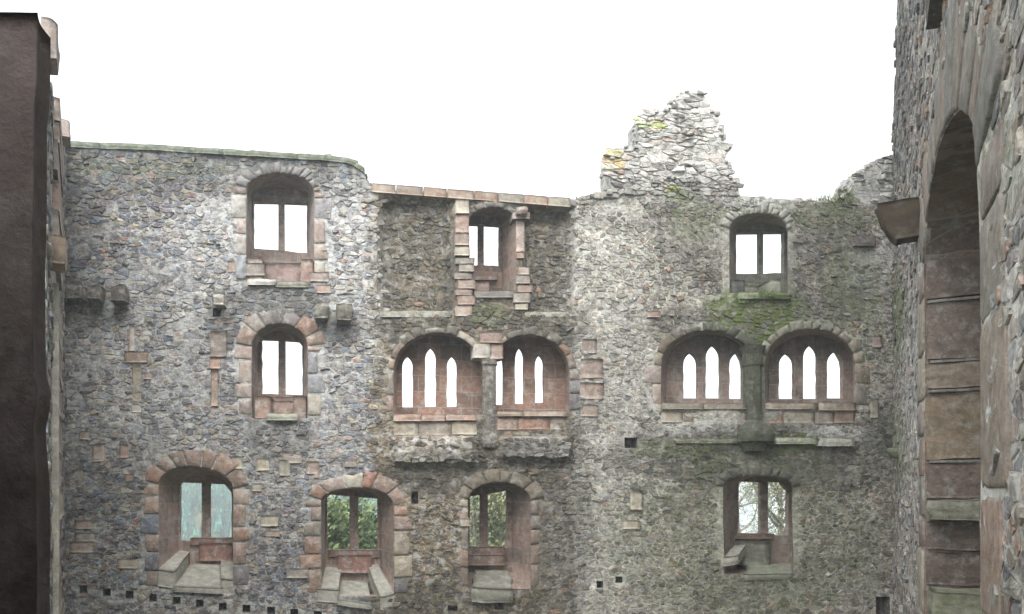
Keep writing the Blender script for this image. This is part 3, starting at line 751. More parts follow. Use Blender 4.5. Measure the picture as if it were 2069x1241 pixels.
part(castle, 'ledge', [(1560, 1650, 884, 898, -.12, .3, dict(k=.15, amp=.04, n=7, col=(.36, .35, .27), at=(.1, .4, .4))), (1645, 1722, 886, 902, -.12, .3, dict(k=.15, amp=.04, n=7, col=(.42, .40, .33), at=(0, .1, .5))), (1360, 1492, 886, 896, -.06, .3, dict(k=.15, amp=.03, n=7, col=(.28, .27, .22), at=(.5, .3, 0)))], M_rub, 'pale sloping ledge below the right lancets')

# columns
def column(px0, px1, y0, y1, prof, d, rdepth, col, at, label):
    """chamfered shaft; prof = list of (photo y, half width px)"""
    cxp = (px0+px1)/2; rings = []; vs = []; fs = []
    for (y, hw) in prof:
        c = BACK.uv(cxp, y); e = BACK.uv(cxp+hw, y); r = e[0]-c[0]
        for k in range(12):
            a = math.pi/6*k+math.pi/12; rr = r*(1+.03*nz((k, y*.13, 3)))
            q = (abs(math.cos(a))**.55*math.copysign(1, math.cos(a)), abs(math.sin(a))**.55*math.copysign(1, math.sin(a)))
            vs.append(BACK.W(c[0]+rr*q[0], c[1]+.006*nz((k, y, 1)), d+rr*q[1]*rdepth))
    n = len(prof)
    for i in range(n-1):
        for k in range(12): fs.append((i*12+k, i*12+(k+1) % 12, (i+1)*12+(k+1) % 12, (i+1)*12+k))
    fs.append(tuple(range(12))); fs.append(tuple(range((n-1)*12, n*12))[::-1])
    mb = MB(); mb.add(vs, fs, col, at); return done(mb, 'column', M_rub, castle, label, smooth=False)
pr = [(722, 12), (728, 16), (736, 17), (740, 14)]+[(740+14*k, 14) for k in range(1, 10)]+[(872, 15), (880, 17), (884, 19), (896, 19), (904, 16)]
column(974, 1004, 740, 880, pr, .1, 1.0, (.17, .155, .135), (.45, 0, 0), 'dark chamfered column between the central lancet groups')
pr = [(700, 22), (716, 17), (738, 17), (742, 15)]+[(742+12*k, 15) for k in range(1, 10)]+[(852, 17), (860, 24), (868, 33), (880, 36), (893, 35), (897, 28), (912, 22)]
column(1506, 1540, 740, 855, pr, .06, 1.0, (.11, .108, .095), (.9, .18, 0), 'mossy dark column on a flared base between right lancet groups')
# springer stones over the central column
part(castle, 'springer', [(968, 1012, 672, 694, -.08, .4, dict(k=.08, amp=.03, col=(.25, .17, .14), at=(.3, 0, .1))), (955, 990, 690, 724, -.05, .4, dict(k=.1, amp=.03, at=(.1, 0, .3))), (990, 1016, 694, 726, -.05, .4, dict(k=.1, amp=.03, at=(.1, 0, .2)))], label='splayed red springer stones above the central column')
# corbels sticking out of the wall
def corbel(pl, x0, x1, y0, y1, out, col, at, label=None, k=.28, amp=.03, parent=castle, mat=M_rub):
    mb = MB()
    pxbox(mb, pl, x0, x1, y0, y1, -out, .25, n=8, k=k, amp=amp, col=col, at=at, seed=x0, ns=4)
    return done(mb, 'corbel', mat, parent, label)
for q in [(137, 180, 582, 612), (188, 214, 583, 613), (233, 263, 584, 616)]: corbel(BACK, *q, .34, (.15, .135, .115), (.5, 0, .05), amp=.06)
corbel(BACK, 436, 458, 600, 622, .25, (.32, .30, .25), (.2, 0, .4), 'small pale broken corbel')
for q in [(638, 666, 618, 652), (681, 713, 622, 656)]: corbel(BACK, *q, .38, (.17, .155, .13), (.45, .1, .1), k=.4, amp=.06)
corbel(BACK, 1040, 1062, 425, 440, .25, (.25, .2, .17), (.2, 0, .1))
corbel(BACK, 1720, 1766, 478, 500, .12, (.16, .14, .13), (.4, 0, 0))
# walled-up slots: thin red strips with T heads
random.seed(8)
part(castle, 'blocked_slot', [(262, 272, 655, 710, -.03, .1, dict(k=.04, col=(.33, .26, .22), at=(0, 0, .3))), (252, 299, 711, 733, -.04, .1, dict(k=.06)), (268, 286, 734, 812, -.03, .1, dict(k=.05)), (264, 286, 816, 834, -.03, .1, dict(k=.3, col=(.4, .37, .32)))], label='walled up slot with red T shaped frame')
part(castle, 'blocked_slot', [(425, 458, 668, 722, -.03, .1, dict(k=.06)), (424, 446, 724, 745, -.03, .1, dict(k=.08, col=(.36, .25, .2))), (427, 441, 746, 822, -.03, .1, dict(k=.05))], label='narrow walled up red slot left of the middle window')
# scattered dressed stones set in the rubble
mb = MB()
for (x, y, a, b, c) in [(200, 915, 24, 36, 0), (252, 912, 18, 28, 0), (170, 880, 20, 16, 0), (168, 1060, 34, 18, 0), (172, 1085, 40, 18, 0), (165, 1105, 46, 22, 0), (258, 1138, 40, 20, 0), (262, 965, 18, 14, 0), (478, 935, 26, 26, 1), (532, 938, 26, 26, 1),
                        (575, 945, 22, 32, 2), (632, 945, 26, 26, 0), (520, 985, 20, 16, 0), (545, 1052, 34, 22, 1), (550, 1078, 32, 12, 0), (600, 1158, 46, 20, 0), (640, 960, 12, 12, 0), (300, 760, 14, 14, 0), (708, 937, 26, 12, 0),
                        (590, 925, 40, 22, 0), (645, 560, 40, 20, 0), (655, 585, 30, 16, 0), (480, 540, 40, 22, 0), (510, 545, 50, 26, 0), (940, 1055, 20, 16, 0), (1240, 620, 26, 12, 0),
                        (1320, 636, 26, 12, 0), (1358, 632, 12, 14, 0), (1285, 1010, 24, 40, 1), (1275, 1060, 34, 18, 1), (1770, 690, 20, 24, 0), (1765, 825, 16, 40, 2), (1230, 935, 20, 14, 1), (1190, 700, 30, 30, 0), (1195, 745, 46, 40, 0), (1195, 790, 50, 34, 0), (1190, 830, 36, 24, 0), (1500, 1012, 0, 0, 0)]:
    if a: mb = MB(); pxbox(mb, BACK, x-a/2, x+a/2, y-b/2, y+b/2, -.045, .1, n=4, k=.1, amp=.015, col=[red(), (.34, .30, .22), (.22, .20, .15)][c], at=(.05, 0, .15), seed=x); done(mb, 'dressed_stone', M_sand, castle)

# ------------------------------------------------------------------ right wall
def rY(px): return .941/((px-CX)/FPX-.4648)
def zat(px, py): return RIGHT.uv(px, py)[1]
random.seed(31)
rwall = empty('castle_wall', 'tall rubble side wall at the right edge with a deep round headed niche', 'wall', (5, 9, -6))
uvR = lambda L, d=0: [RIGHT.uv(x, y, d) for x, y in L]
UL = RIGHT.L
def u_of(px): return RIGHT.uv(px, 900)[0]
NF = [(1868, 1330), (1868, 1240), (1868, 1050), (1868, 800), (1868, 540), (1872, 470), (1880, 400), (1888, 350), (1898, 300), (1910, 262), (1922, 238), (1934, 226), (1943, 222), (1954, 226), (1963, 238), (1971, 262), (1977, 300),
      (1980, 350), (1980, 420), (1981, 600), (1984, 800), (1985, 1050), (1985, 1240), (1985, 1450)]
F_ = uvR(NF); zb = -2.6
F_[0] = (F_[1][0], zb); F_[-1] = (F_[-2][0], zb)
top = [(-.05, zat(1806, 330)), (.25, 8.2), (.7, 9.0), (1.3, 9.7), (1.9, 10.3), (2.6, 10.6), (4, 10.7), (8, 10.8), (UL, 10.8)]
outR = ([(-.05, -6)]+top+[(UL, -6)])[::-1]
def rdep(u, v): return .035*nz((u*.6, v*.6, 31))+.02*nz((u*2.3, v*2.3, 3))
P_RW = [((.22, .195, .175), 6), ((.19, .185, .19), 5), ((.27, .235, .20), 5), ((.17, .15, .145), 3), ((.29, .21, .165), 2), ((.31, .295, .26), 4)]
def atR(px, py):
    m = .8*max(ell(px, py, 1812, 640, 25, 120), 0)+.25*ell(px, py, 2000, 330, 90, 200)+.5*ell(px, py, 1812, 900, 30, 120)
    p = .7*ell(px, py, 2005, 950, 60, 170)+.35*ell(px, py, 2040, 600, 60, 300)+.3*ell(px, py, 1840, 800, 40, 500)
    st = .6*ell(px, py, 1820, 150, 30, 250)+.3*ell(px, py, 1825, 300, 60, 400)+.4*ell(px, py, 2030, 1200, 60, 120)
    return (min(1, st), min(1, m), min(1, p))
keepR = [offset_arch(F_, .62)]
mb = MB()
rubble(mb, RIGHT, outR, [F_], keepR, rdep, lambda a, b: pick(P_RW), atR, lambda a, b: (.42, .40, .36), sx=.20, sy=.105, step=.08, vmin=-3, hgt=(.002, .022))
m_ = len(outR)
mb.add([RIGHT.W(x, y, rdep(x, y)) for x, y in outR]+[RIGHT.W(x, y, 1.9) for x, y in outR], [(i, (i+1) % m_, m_+(i+1) % m_, m_+i) for i in range(m_)]+[tuple(range(m_, 2*m_))], (.2, .19, .17))
for (a, b) in ((top[0], top[1]), (top[1], top[2]), (top[2], top[3]), (top[3], top[4]), (top[4], top[5]), (top[5], top[6])):
    rim(mb, RIGHT, [a, b], 1.2, lambda p, q: pick(P_RW), atR, .22)
done(mb, 'rubble_masonry', M_rub, rwall, smooth=False)
# niche: coursed blocks on the far side, plain vault and back
ND = 1.35
mb = MB(); nF = len(F_); vs = []; K = 4
for k in range(K+1):
    for (x, y) in F_: vs.append(RIGHT.W(x, y, rdep(x, y)*(1-k/K)+ND*k/K+(.02*nz((x*3, y*3, k*3)) if 0 < k < K else 0)))
fs = [(k*nF+i, k*nF+(i+1) % nF, (k+1)*nF+(i+1) % nF, (k+1)*nF+i) for k in range(K) for i in range(nF)]+[tuple(range(K*nF, K*nF+nF))]
mb.add(vs, fs, (.20, .15, .125), (.2, 0, 0))
niche = done(mb, 'niche', M_rev, rwall, 'deep dark arched recess lined with big red blocks')
mb = MB()
ub = F_[1][0]                                   # far jamb
def course(y0, y1, col, at=(.1, 0, 0), out=0, k=.03):
    Y9 = RIGHT.W(ub, 0).y
    z0, z1 = (HY-y1)/FPX*Y9, (HY-y0)/FPX*Y9
    rough_box(mb, lambda a, b, c: RIGHT.W(ub-.05+(.10+out)*a+.02*nz((b*4, z0, c*3)), z0+.008+(z1-z0-.016)*b, .02+(ND-.04)*c), n=12, k=k, amp=.035, col=col, at=at, seed=y0, ns=5)
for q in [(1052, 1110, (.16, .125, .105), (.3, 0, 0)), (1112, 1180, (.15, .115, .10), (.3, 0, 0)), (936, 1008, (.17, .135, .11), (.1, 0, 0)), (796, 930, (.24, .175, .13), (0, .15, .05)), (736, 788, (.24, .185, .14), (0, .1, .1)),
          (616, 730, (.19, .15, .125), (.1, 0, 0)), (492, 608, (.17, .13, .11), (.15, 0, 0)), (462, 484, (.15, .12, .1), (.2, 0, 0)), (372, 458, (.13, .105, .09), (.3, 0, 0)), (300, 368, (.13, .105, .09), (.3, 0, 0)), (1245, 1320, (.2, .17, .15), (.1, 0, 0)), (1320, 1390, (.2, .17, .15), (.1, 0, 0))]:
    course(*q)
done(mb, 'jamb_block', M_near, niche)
mb = MB()
course(1008, 1050, (.25, .235, .19), (.1, .25, .1), out=.28, k=.2); done(mb, 'ledge', M_near, niche, 'pale projecting stone ledge inside the niche')
mb = MB(); course(1182, 1245, (.24, .23, .18), (.05, .35, .1), out=.5, k=.2); done(mb, 'ledge', M_near, niche, 'lowest rounded stone ledge of the niche')
for (y, cc) in ((612, 0), (733, 0), (792, 0), (933, 1), (488, 0)):
    mb = MB(); Y9 = RIGHT.W(ub, 0).y; z = (HY-y)/FPX*Y9
    rough_box(mb, lambda a, b, c: RIGHT.W(ub-.03+.085*a, z-.016+.032*b, .05+(ND-.1)*c), n=16, k=.0, amp=.035, col=(.20, .185, .165), at=(0, 0, .1), seed=y, ns=9)
    done(mb, 'mortar_joint', M_near, niche)
# dressed strips round the niche
mb = MB()
quoins(mb, RIGHT, lambda v: F_[1][0], -2.6, F_[4][1], -1, wid=(.55, .95), hh=(.4, .9), hgt=.025, at=(.05, 0, .1))
done(mb, 'jamb', M_near, niche, 'narrow pink dressed strip left of the niche'); mb = MB()
quoins(mb, RIGHT, lambda v: F_[-2][0]+.03, -2.6, F_[17][1], 1, wid=(.65, 1.1), hh=(.5, 1.2), hgt=.025, at=(.0, .1, .2))
done(mb, 'jamb', M_near, niche, 'worn pink dressed stones edging the niche')
mb = MB()
voussoirs(mb, RIGHT, F_, 4, 17, 11, .95, hgt=.025, at=(.15, .1, .1), jag=.2, cols=[(.22, .19, .165), (.26, .2, .17), (.2, .18, .165), (.24, .19, .16)]*3+[(.27, .2, .17)])
done(mb, 'arch', M_near, niche)
# corbels of the right wall
mb = MB()
def corb_r(px0, py0, py1, Yw, out, col, at, k=.3, quarter=True, seed=1, ul=.5, amp=.04):
    u = (RIGHT.W(0, 0).y-Yw)/abs(RIGHT.U.y); z0, z1 = (HY-py1)/FPX*Yw, (HY-py0)/FPX*Yw
    def f(a, b, c):
        o = out*(1-c)-.2*c
        if quarter: o *= (.4+.6*min(1, max(0, b*1.3))**.5)
        return RIGHT.W(u-ul/2+ul*a, z0+(z1-z0)*b, -o)
    rough_box(mb, f, n=9, k=k, amp=amp, col=col, at=at, seed=seed, ns=3)
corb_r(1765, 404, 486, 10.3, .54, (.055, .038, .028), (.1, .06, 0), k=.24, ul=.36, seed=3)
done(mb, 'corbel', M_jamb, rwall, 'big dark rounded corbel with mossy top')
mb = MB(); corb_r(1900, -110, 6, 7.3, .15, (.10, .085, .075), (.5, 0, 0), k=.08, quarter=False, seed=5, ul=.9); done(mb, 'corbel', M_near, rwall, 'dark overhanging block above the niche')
mb = MB(); corb_r(1812, 905, 925, 14.6, .22, (.2, .19, .16), (.2, .5, 0), k=.25, seed=9); done(mb, 'corbel', M_near, rwall)

# ------------------------------------------------------------------ left wall
random.seed(41)
lwall = empty('castle_wall', 'narrow strip of side wall at the left with red jamb stones and corbels', 'wall', (-5, 8, -6))
LL = LEFT.L
def uL(Y): return (13.54-Y)/abs(LEFT.U.y)
topL = [(-.05, 6.25), (uL(12), 5.75), (uL(10.8), 5.15), (uL(9.6), 4.75), (uL(8.4), 4.28), (uL(7.6), 4.12), (uL(7.0), 4.15), (uL(6.9), 4.15)]
LL = uL(6.9)
outL = ([(-.05, -6)]+topL+[(LL, -6)])[::-1]
def ldep(u, v): return .03*nz((u*.7, v*.7, 51))
mb = MB()
slotL = [(uL(9.3), 2.0), (uL(9.3), 2.55), (uL(9.0), 2.85), (uL(8.7), 2.55), (uL(8.7), 2.0)][::-1]
rubble(mb, LEFT, outL, [], [[(uL(9.9), -3.2), (uL(9.9), 4.2), (uL(8.0), 4.2), (uL(8.0), -3.2)]], ldep, lambda a, b: pick(P_L), lambda a, b: (.1, .05, .25), lambda a, b: (.33, .32, .29), sx=.24, sy=.12, step=.16, vmin=-3.2, umax=uL(5.5))
m_ = len(outL)
mb.add([LEFT.W(x, y, ldep(x, y)) for x, y in outL]+[LEFT.W(x, y, 1.0) for x, y in outL], [(i, (i+1) % m_, m_+(i+1) % m_, m_+i) for i in range(m_)]+[tuple(range(m_, 2*m_))], (.2, .19, .17))
rim(mb, LEFT, topL[:5], .9, lambda p, q: pick(P_L), lambda a, b: (.2, .2, .2), .2)
done(mb, 'rubble_masonry', M_rub, lwall)
mb = MB()
v = -3.2
while v < 4.1:
    h = R(.25, .5)
    if not (2.0 < v+h/2 < 2.5):
        y0, y1 = 9.75+R(-.15, .25), 8.1+R(-.1, .2)
        pbox(mb, LEFT, uL(y0), uL(y1), v+.01, v+h-.01, -.06+R(-.02, .02), .2, n=4, k=.06, amp=.02, col=tuple(c*1.1 for c in red()), at=(.05, 0, .2), seed=v)
    v += h
done(mb, 'jamb', M_sand, lwall, 'column of orange red dressed stones')
mb = MB(); pbox(mb, LEFT, uL(8.05), uL(7.95), -3.2, 2.2, -.07, .1, n=8, k=0, amp=.02, col=(.45, .43, .37)); done(mb, 'plaster_edge', M_sand, lwall, 'pale strip of plaster')
for (Yw, z, hz, out, hy, col, k, sd) in ((9.65, 4.68, .24, .15, .28, (.34, .28, .25), .22, 2), (8.1, 2.56, .33, .14, .42, (.32, .24, .18), .4, 4), (7.22, 4.34, .42, .085, .3, (.27, .22, .19), .35, 6), (8.9, 2.05, .10, .06, .5, (.36, .33, .25), .1, 8)):
    mb = MB(); pbox(mb, LEFT, uL(Yw+hy/2), uL(Yw-hy/2), z-hz/2, z+hz/2, -out, .06, n=8, k=k, amp=.035, col=col, at=(.05, 0, .1), seed=sd); done(mb, 'corbel', M_sand, lwall)

# ------------------------------------------------------------------ dark jamb beside the camera, with an unseen room added behind to shade it
random.seed(51)
room = empty('gatehouse_wall', 'dark red out of focus stone jamb filling the left edge', 'wall', (0, -1, -1.6))
def jx(y, px): return (px-CX)/FPX*y
mb = MB()
def jamb_block(ya, yb, xe, seed, notch=0):
    # faces the camera at Y = 1.2; right edge slants back along the splay
    Y0, Y1 = 1.2, 1.75
    z0, z1 = (HY-yb)/FPX*Y0-.003, (HY-ya)/FPX*Y0+.003
    def f(a, b, c):
        Y = Y0+(Y1-Y0)*c+.035*max(0, a-.9)*10*(1-c)
        xr = jx(Y0, xe+notch*(1-b)**4)-.40*max(0, c)-.012*(1-min(1, c*8)); xl = -2.4
        t = a
        return Vector((xl+(xr-xl)*(1-(1-t)**2.2), Y, z0+(z1-z0)*b))
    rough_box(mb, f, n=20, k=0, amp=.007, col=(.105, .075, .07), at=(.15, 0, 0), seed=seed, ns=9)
def jamb_edge(z):
    y = HY-z*FPX/1.2
    return 102-7*sm(150, 230, y)-3*sm(400, 560, y)+13*sm(745, 800, y)*sm(860, 790, y)+8*sm(850, 1000, y)
Z0, Z1 = (HY-2300)/FPX*1.2, (HY-26)/FPX*1.2
def jf(a, b, c):
    z = Z0+(Z1-Z0)*b; e = jamb_edge(z)
    if a < .8: x = -2.4+(jx(1.2, e-26)+2.4)*(1-(1-a/.8)**1.6); Y = 1.2
    else: q = (a-.8)/.2; x = jx(1.2, e-26)*(1-q)+jx(1.27, e)*q-.006*math.sin(math.pi*q); Y = 1.2+.07*q
    return Vector((x-.4*c*(a > .02), Y+.5*c, z))
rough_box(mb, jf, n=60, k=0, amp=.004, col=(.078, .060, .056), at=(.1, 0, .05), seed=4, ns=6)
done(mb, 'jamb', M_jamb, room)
mb = MB()
rough_box(mb, lambda a, b, c: Vector((-2.3+(jx(1.2, 66)-.42*c+2.3)*a, 1.206+.3*c, (HY-772)/FPX*1.2+.018*b)), n=12, k=0, amp=.004, col=(.22, .27, .24), at=(0, 0, .1), ns=14)
rough_box(mb, lambda a, b, c: Vector((-2.3+(jx(1.2, 62)-.42*c+2.3)*a, 1.206+.3*c, (HY-192)/FPX*1.2+.008*b)), n=12, k=0, amp=.004, col=(.22, .22, .20), at=(0, 0, .1), ns=14)
done(mb, 'mortar_joint', M_near, room); mb = MB()
def slabbox(mb, x0, x1, y0, y1, z0, z1, col=(.42, .38, .34), n=6):  # pale shell colour bounces light onto the jamb
    rough_box(mb, lambda a, b, c: Vector((x0+(x1-x0)*a, y0+(y1-y0)*b, z0+(z1-z0)*c)), n=n, k=0, amp=.01, col=col)
for nm, bx in (('floor', (-2.4, 2.2, -3, 1.9, -1.9, -1.6)), ('shade_ceiling', (-2.4, 2.2, -3, .35, 1.2, 1.5)), ('shade_rear_wall', (-2.4, 2.2, -3.4, -3.01, -1.6, 1.6)), ('shade_side_wall', (-2.8, -2.41, -3.4, 1.75, -1.9, 1.6)), ('shade_side_wall', (2.21, 2.6, -3.4, 1.35, -1.9, 1.6)), ('parapet', (-2.4, 2.2, 1.3, 1.7, -1.599, -.75)), ('outer_wall', (-2.4, 2.2, 1.3, 1.7, -6.5, -1.91))):
    mb = MB(); slabbox(mb, *bx); done(mb, nm, M_near, room)

# ------------------------------------------------------------------ terrain, forest and trees outside
def plain(name, rough=1, build=None):
    m = bpy.data.materials.new(name); m.use_nodes = True; b = m.node_tree.nodes['Principled BSDF']; b.inputs['Roughness'].default_value = rough
    b.inputs['Specular IOR Level'].default_value = .15
    return m, m.node_tree, b
def veg_mat(name, c0, c1, sc=2.0, tr=0.0):
    m, t, b = plain(name, .8); N = t.nodes; L = t.links
    tc = N.new('ShaderNodeTexCoord'); n = N.new('ShaderNodeTexNoise'); n.inputs['Scale'].default_value = sc; n.inputs['Detail'].default_value = 4
    r = N.new('ShaderNodeValToRGB'); r.color_ramp.elements[0].position = .35; r.color_ramp.elements[1].position = .65
    r.color_ramp.elements[0].color = (*c0, 1); r.color_ramp.elements[1].color = (*c1, 1)
    L.new(tc.outputs['Object'], n.inputs['Vector']); L.new(n.outputs['Fac'], r.inputs[0])
    at = N.new('ShaderNodeAttribute'); at.attribute_name = 'Col'
    mx = N.new('ShaderNodeMix'); mx.data_type = 'RGBA'; mx.blend_type = 'MULTIPLY'; mx.inputs[0].default_value = 1
    L.new(r.outputs[0], mx.inputs[6]); L.new(at.outputs['Color'], mx.inputs[7]); L.new(mx.outputs[2], b.inputs['Base Color'])
    return m
M_ground = veg_mat('ground', (.05, .07, .025), (.12, .11, .06), .3)
M_conifer = veg_mat('conifer', (.010, .040, .030), (.035, .085, .055), 1.2)
M_leaf = veg_mat('leaves', (.09, .135, .065), (.20, .25, .12), .9)
M_leaf2 = veg_mat('leaves_olive', (.13, .155, .085), (.28, .29, .17), .9)
M_leaf3 = veg_mat('leaves_pale', (.20, .23, .12), (.36, .37, .22), .9)
M_bark = veg_mat('bark', (.12, .11, .095), (.24, .225, .19), 6)
def th(X, Y):
    d = math.hypot(X, Y-5)
    if d < 26: return -6.05
    px = CX+FPX*X/Y if Y > 1 else (0 if X < 0 else 2000)
    hill = sm(1250, 830, px)*(1 if Y > 1 else 0)
    z = -6.05-22*sm(26, 60, d)
    z += hill*(38*sm(60, 175, d)+15*sm(440, 900, d))+(1-hill)*(-35*sm(90, 500, d))
    return z+nz((X*.02, Y*.02, 0))*3*sm(30, 100, d)
mb = MB(); vs = []; fs = []; rr = [0, 8, 16, 26, 32, 40, 50, 62, 76, 92, 110, 130, 155, 185, 220, 260, 305, 360, 430, 520, 640, 800, 1000, 1300]; na = 120
for r in rr:
    for k in range(na):
        a = 2*math.pi*k/na; X, Y = r*math.cos(a), 5+r*math.sin(a); vs.append((X, Y, th(X, Y)))
for i in range(len(rr)-1):
    for k in range(na): fs.append((i*na+k, i*na+(k+1) % na, (i+1)*na+(k+1) % na, (i+1)*na+k))
mb.add(vs, fs, (1, 1, 1)); g = mb.build('ground', M_ground); g['kind'] = 'structure'

random.seed(61)
mb = MB()
for _ in range(7000):
    px = R(60, 1250); d = 78+R(0, 1)**.75*100; X = (px-CX)/FPX; ln = math.hypot(X, 1); X, Y = X/ln*d, d/ln
    if random.random() > sm(1250, 900, px): continue
    z = th(X, Y); h = R(1.6, 3.2); r = h*R(.2, .29); k_ = R(.45, 1.7); n = 6; vs = []; fs = []
    c = random.choice([(1, 1, 1), (1, 1, 1), (1.25, 1.15, .9), (.8, .9, 1)]); c = tuple(q*k_ for q in c)
    lev = 4; a0 = R(0, 6)
    for l in range(lev):
        zb_, zt = z+h*(.1+.2*l), z+h*(.42+.2*l) if l < lev-1 else z+h
        rl = r*(1-l/lev*.85)
        o = len(vs)
        for k in range(n): a = a0+l+2*math.pi*k/n; q = rl*R(.75, 1.2); vs.append((X+q*math.cos(a), Y+q*math.sin(a), zb_-R(0, .05)*h))
        vs.append((X, Y, zt))
        for k in range(n): fs.append((o+k, o+(k+1) % n, o+n))
    cc = [tuple(q*kk for q in c) for kk in [random.choice((.55, .8, 1, 1.5, 1.9)) for _ in range(lev)] for _ in range(n+1)]
    mb.add(vs, fs, cc)
fo = mb.build('forest', M_conifer, smooth=False); fo['kind'] = 'stuff'; fo['label'] = 'hazy blue green conifer forest on the hillside across the valley'; fo['category'] = 'forest'

def limb(mb, a, b, r0, r1, n=5, bend=.1):
    a, b = Vector(a), Vector(b); K = 4; vs = []; fs = []; d = (b-a); ln = d.length
    ax = d.normalized(); s1 = ax.orthogonal().normalized(); s2 = ax.cross(s1)
    o1, o2 = R(-bend, bend)*ln, R(-bend, bend)*ln
    for i in range(K+1):
        t = i/K; c = a+d*t+(s1*o1+s2*o2)*math.sin(math.pi*t); r = r0+(r1-r0)*t
        for k in range(n): an = 2*math.pi*k/n; vs.append(c+(s1*math.cos(an)+s2*math.sin(an))*r)
    for i in range(K):
        for k in range(n): fs.append((i*n+k, i*n+(k+1) % n, (i+1)*n+(k+1) % n, (i+1)*n+k))
    mb.add(vs, fs, (1, 1, 1)); return b
def tree(px, Y, ztop, rad, leaves, size, mat, label, cat='tree', zc=None, bare=False, squash=1.0, name='broadleaf_tree', seed=1):
    random.seed(seed)
    X = (px-CX)/FPX*Y; z0 = th(X, Y)-.2
    root = empty(name, label, cat, (X, Y, z0), None)
    H = ztop-z0; tips = []; mb = MB()
    top = Vector((R(-.3, .3), R(-.3, .3), H*.8)); limb(mb, (0, 0, 0), top, H*.022+.05, .05, 7, .03)
    nl = 13 if not bare else 26
    for i in range(nl):
        t = R(.3, .95); a = R(0, 2*math.pi); p = top*t
        e = Vector((p.x+math.cos(a)*rad*R(.5, 1)*(1.2-t*.6), p.y+math.sin(a)*rad*R(.5, 1)*(1.2-t*.6), min(H, p.z+R(.05, .35)*H*(.5 if not bare else .8))))
        limb(mb, p, e, .05+.04*(1-t), .02, 5, .12); tips.append((p, e))
        if True:
            for _ in range(3 if not bare else 7):
                s_ = R(.3, 1); q = p.lerp(e, s_); f_ = q+Vector((R(-1, 1), R(-1, 1), R(-.2, 1)))*rad*.38
                limb(mb, q, f_, .018, .008, 4, .18); tips.append((q, f_))
                if bare:
                    for _ in range(5):
                        q2 = q.lerp(f_, R(.3, 1)); f2 = q2+Vector((R(-1, 1), R(-1, 1), R(-.5, .8)))*rad*.2; limb(mb, q2, f2, .009, .005, 3, .2); tips.append((q2, f2))
    o = mb.build('trunk', M_bark, root)
    mb = MB(); vs = []; fs = []; cs = []
    cl = [p.lerp(e, R(.5, 1.05)) for p, e in tips]
    for i in range(leaves):
        c = random.choice(cl); sc = rad*.30*squash
        p = c+Vector((random.gauss(0, .5), random.gauss(0, .5), random.gauss(0, .42)))*sc
        d = Vector((R(-1, 1), R(-1, 1), R(-.6, 1))).normalized(); s_ = d.orthogonal().normalized(); q = d.cross(s_); s = size*R(.6, 1.4)
        o_ = len(vs); vs += [p-s_*s*.5, p+q*s*.28, p+s_*s*.55, p-q*s*.28]; fs.append((o_, o_+1, o_+2, o_+3))
        k = R(.6, 1.4); cs += [(k, k, k*R(.8, 1.1))]*4
    mb.add(vs, fs, cs); mb.build('crown', mat, root, smooth=False)
    return root
tree(705, 24, -.2, 2.3, 9000, .17, M_leaf, 'leafy green tree filling the bottom window with the pale arch stone', seed=3)
tree(655, 29, .3, 2.6, 5000, .2, M_leaf, 'tall green tree at the left behind the bottom second window', seed=9)
tree(966, 25, .5, 2.3, 9000, .13, M_leaf2, 'olive green tree seen through the dim bottom central window', seed=4)
tree(1012, 33, .6, 2.4, 8000, .15, M_leaf2, 'smaller olive tree lower right behind the dim central window', seed=5)
tree(1506, 27, -1.35, .8, 1500, .13, M_leaf, 'low yellow green bush in the bottom right window corner', cat='bush', name='bush', seed=6, squash=1.6)
tree(1482, 34, 3.0, 3.4, 1800, .09, M_leaf3, 'bare thin tree in the left light of the bottom right window', bare=True, name='bare_tree', seed=7)
tree(1592, 29, 1.9, 2.1, 9500, .075, M_leaf3, 'bushy twiggy tree with few leaves right of the mullion', bare=True, name='bare_tree', seed=8)
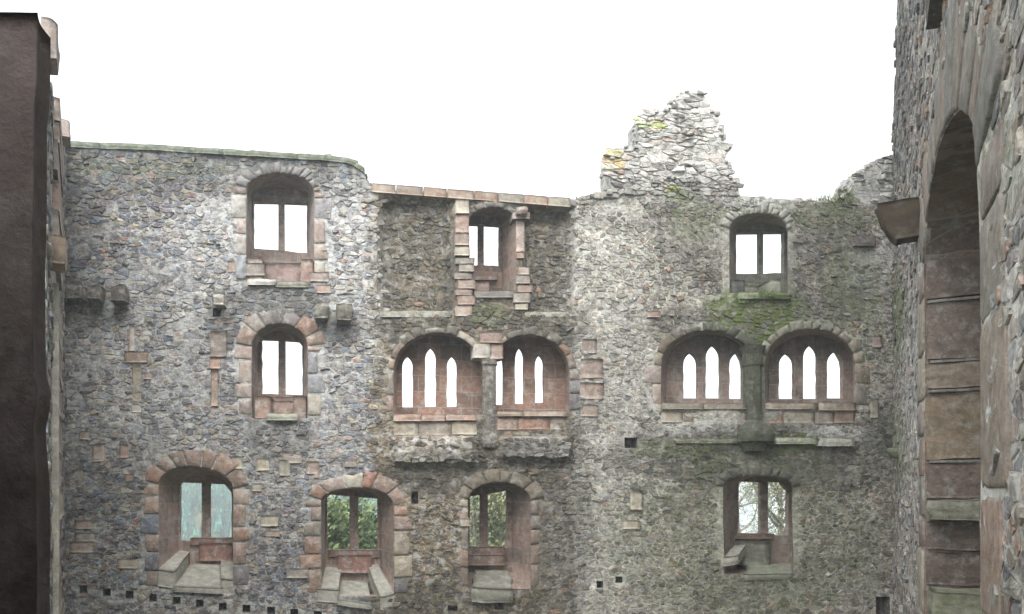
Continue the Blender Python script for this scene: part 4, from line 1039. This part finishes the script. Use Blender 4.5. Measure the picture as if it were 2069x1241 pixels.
# small plants on the wall
def tuft(pl, px, py, n, s, label, mat=M_leaf2, name='wall_plant', d=.1):
    u, v = pl.uv(px, py); base = pl.W(u, v, d); mb = MB()
    for i in range(n):
        p = base+Vector((R(-1, 1)*s*1.2, R(-1, 1)*s*.5, R(-.25, .1)*s)); a = R(0, 6.28); l = s*R(.5, 1.2)
        t = p+Vector((math.cos(a)*l*.6, math.sin(a)*l*.6, l*R(.3, .9))); w_ = Vector((-math.sin(a), math.cos(a), 0))*.008
        m_ = p.lerp(t, .6)+Vector((0, 0, l*.15)); k = R(.8, 2)
        mb.add([p-w_, p+w_, m_+w_*.8, m_-w_*.8, t], [(0, 1, 2, 3), (3, 2, 4)], (k, k, k))
    o = mb.build(name, mat, None, False); o['label'] = label; o['category'] = 'plant'
random.seed(71)
tuft(BACK, 1640, 888, 90, .09, 'sparse moss and grass on the pale ledge under the right lancets', d=-.08)
tuft(BACK, 1500, 612, 70, .09, 'short grass at the left foot of the upper right window', M_leaf, d=-.05)
tuft(BACK, 1185, 394, 70, .12, 'dry weeds on the wall top left of the ruined gable', d=.3)
tuft(BACK, 1590, 402, 60, .10, 'low weeds on the wall top above the upper right window', d=.3)
tuft(BACK, 1688, 408, 260, .28, 'pale dry grass tuft on the right wall top beside the ruined stub')
tuft(BACK, 1708, 384, 120, .10, 'small round moss cushion on the stepped wall edge')
tuft(BACK, 1540, 600, 160, .16, 'green moss and fern cushion under the upper right window', M_leaf, d=-.1)
tuft(BACK, 1360, 386, 120, .11, 'yellow green tuft at the foot of the ruined gable', d=0)

# ------------------------------------------------------------------ hazy damp air
HAZE = .0030
me = bpy.data.meshes.new('haze'); x0, x1, y0, y1, z0, z1 = -1350, 1350, -1350, 1400, -90, 90
me.from_pydata([(x, y, z) for x in (x0, x1) for y in (y0, y1) for z in (z0, z1)], [], [(0, 1, 3, 2), (4, 6, 7, 5), (0, 4, 5, 1), (2, 3, 7, 6), (0, 2, 6, 4), (1, 5, 7, 3)])
hm = bpy.data.materials.new('haze'); hm.use_nodes = True; t = hm.node_tree; t.nodes.remove(t.nodes['Principled BSDF'])
pv = t.nodes.new('ShaderNodeVolumePrincipled'); pv.inputs['Density'].default_value = HAZE; pv.inputs['Color'].default_value = (.88, .95, 1, 1); pv.inputs['Anisotropy'].default_value = .2
t.links.new(pv.outputs[0], t.nodes['Material Output'].inputs['Volume']); me.materials.append(hm)
ho = bpy.data.objects.new('haze', me); COL.objects.link(ho); ho['kind'] = 'stuff'; ho['label'] = 'thin damp white haze filling the valley air'; ho['category'] = 'haze'
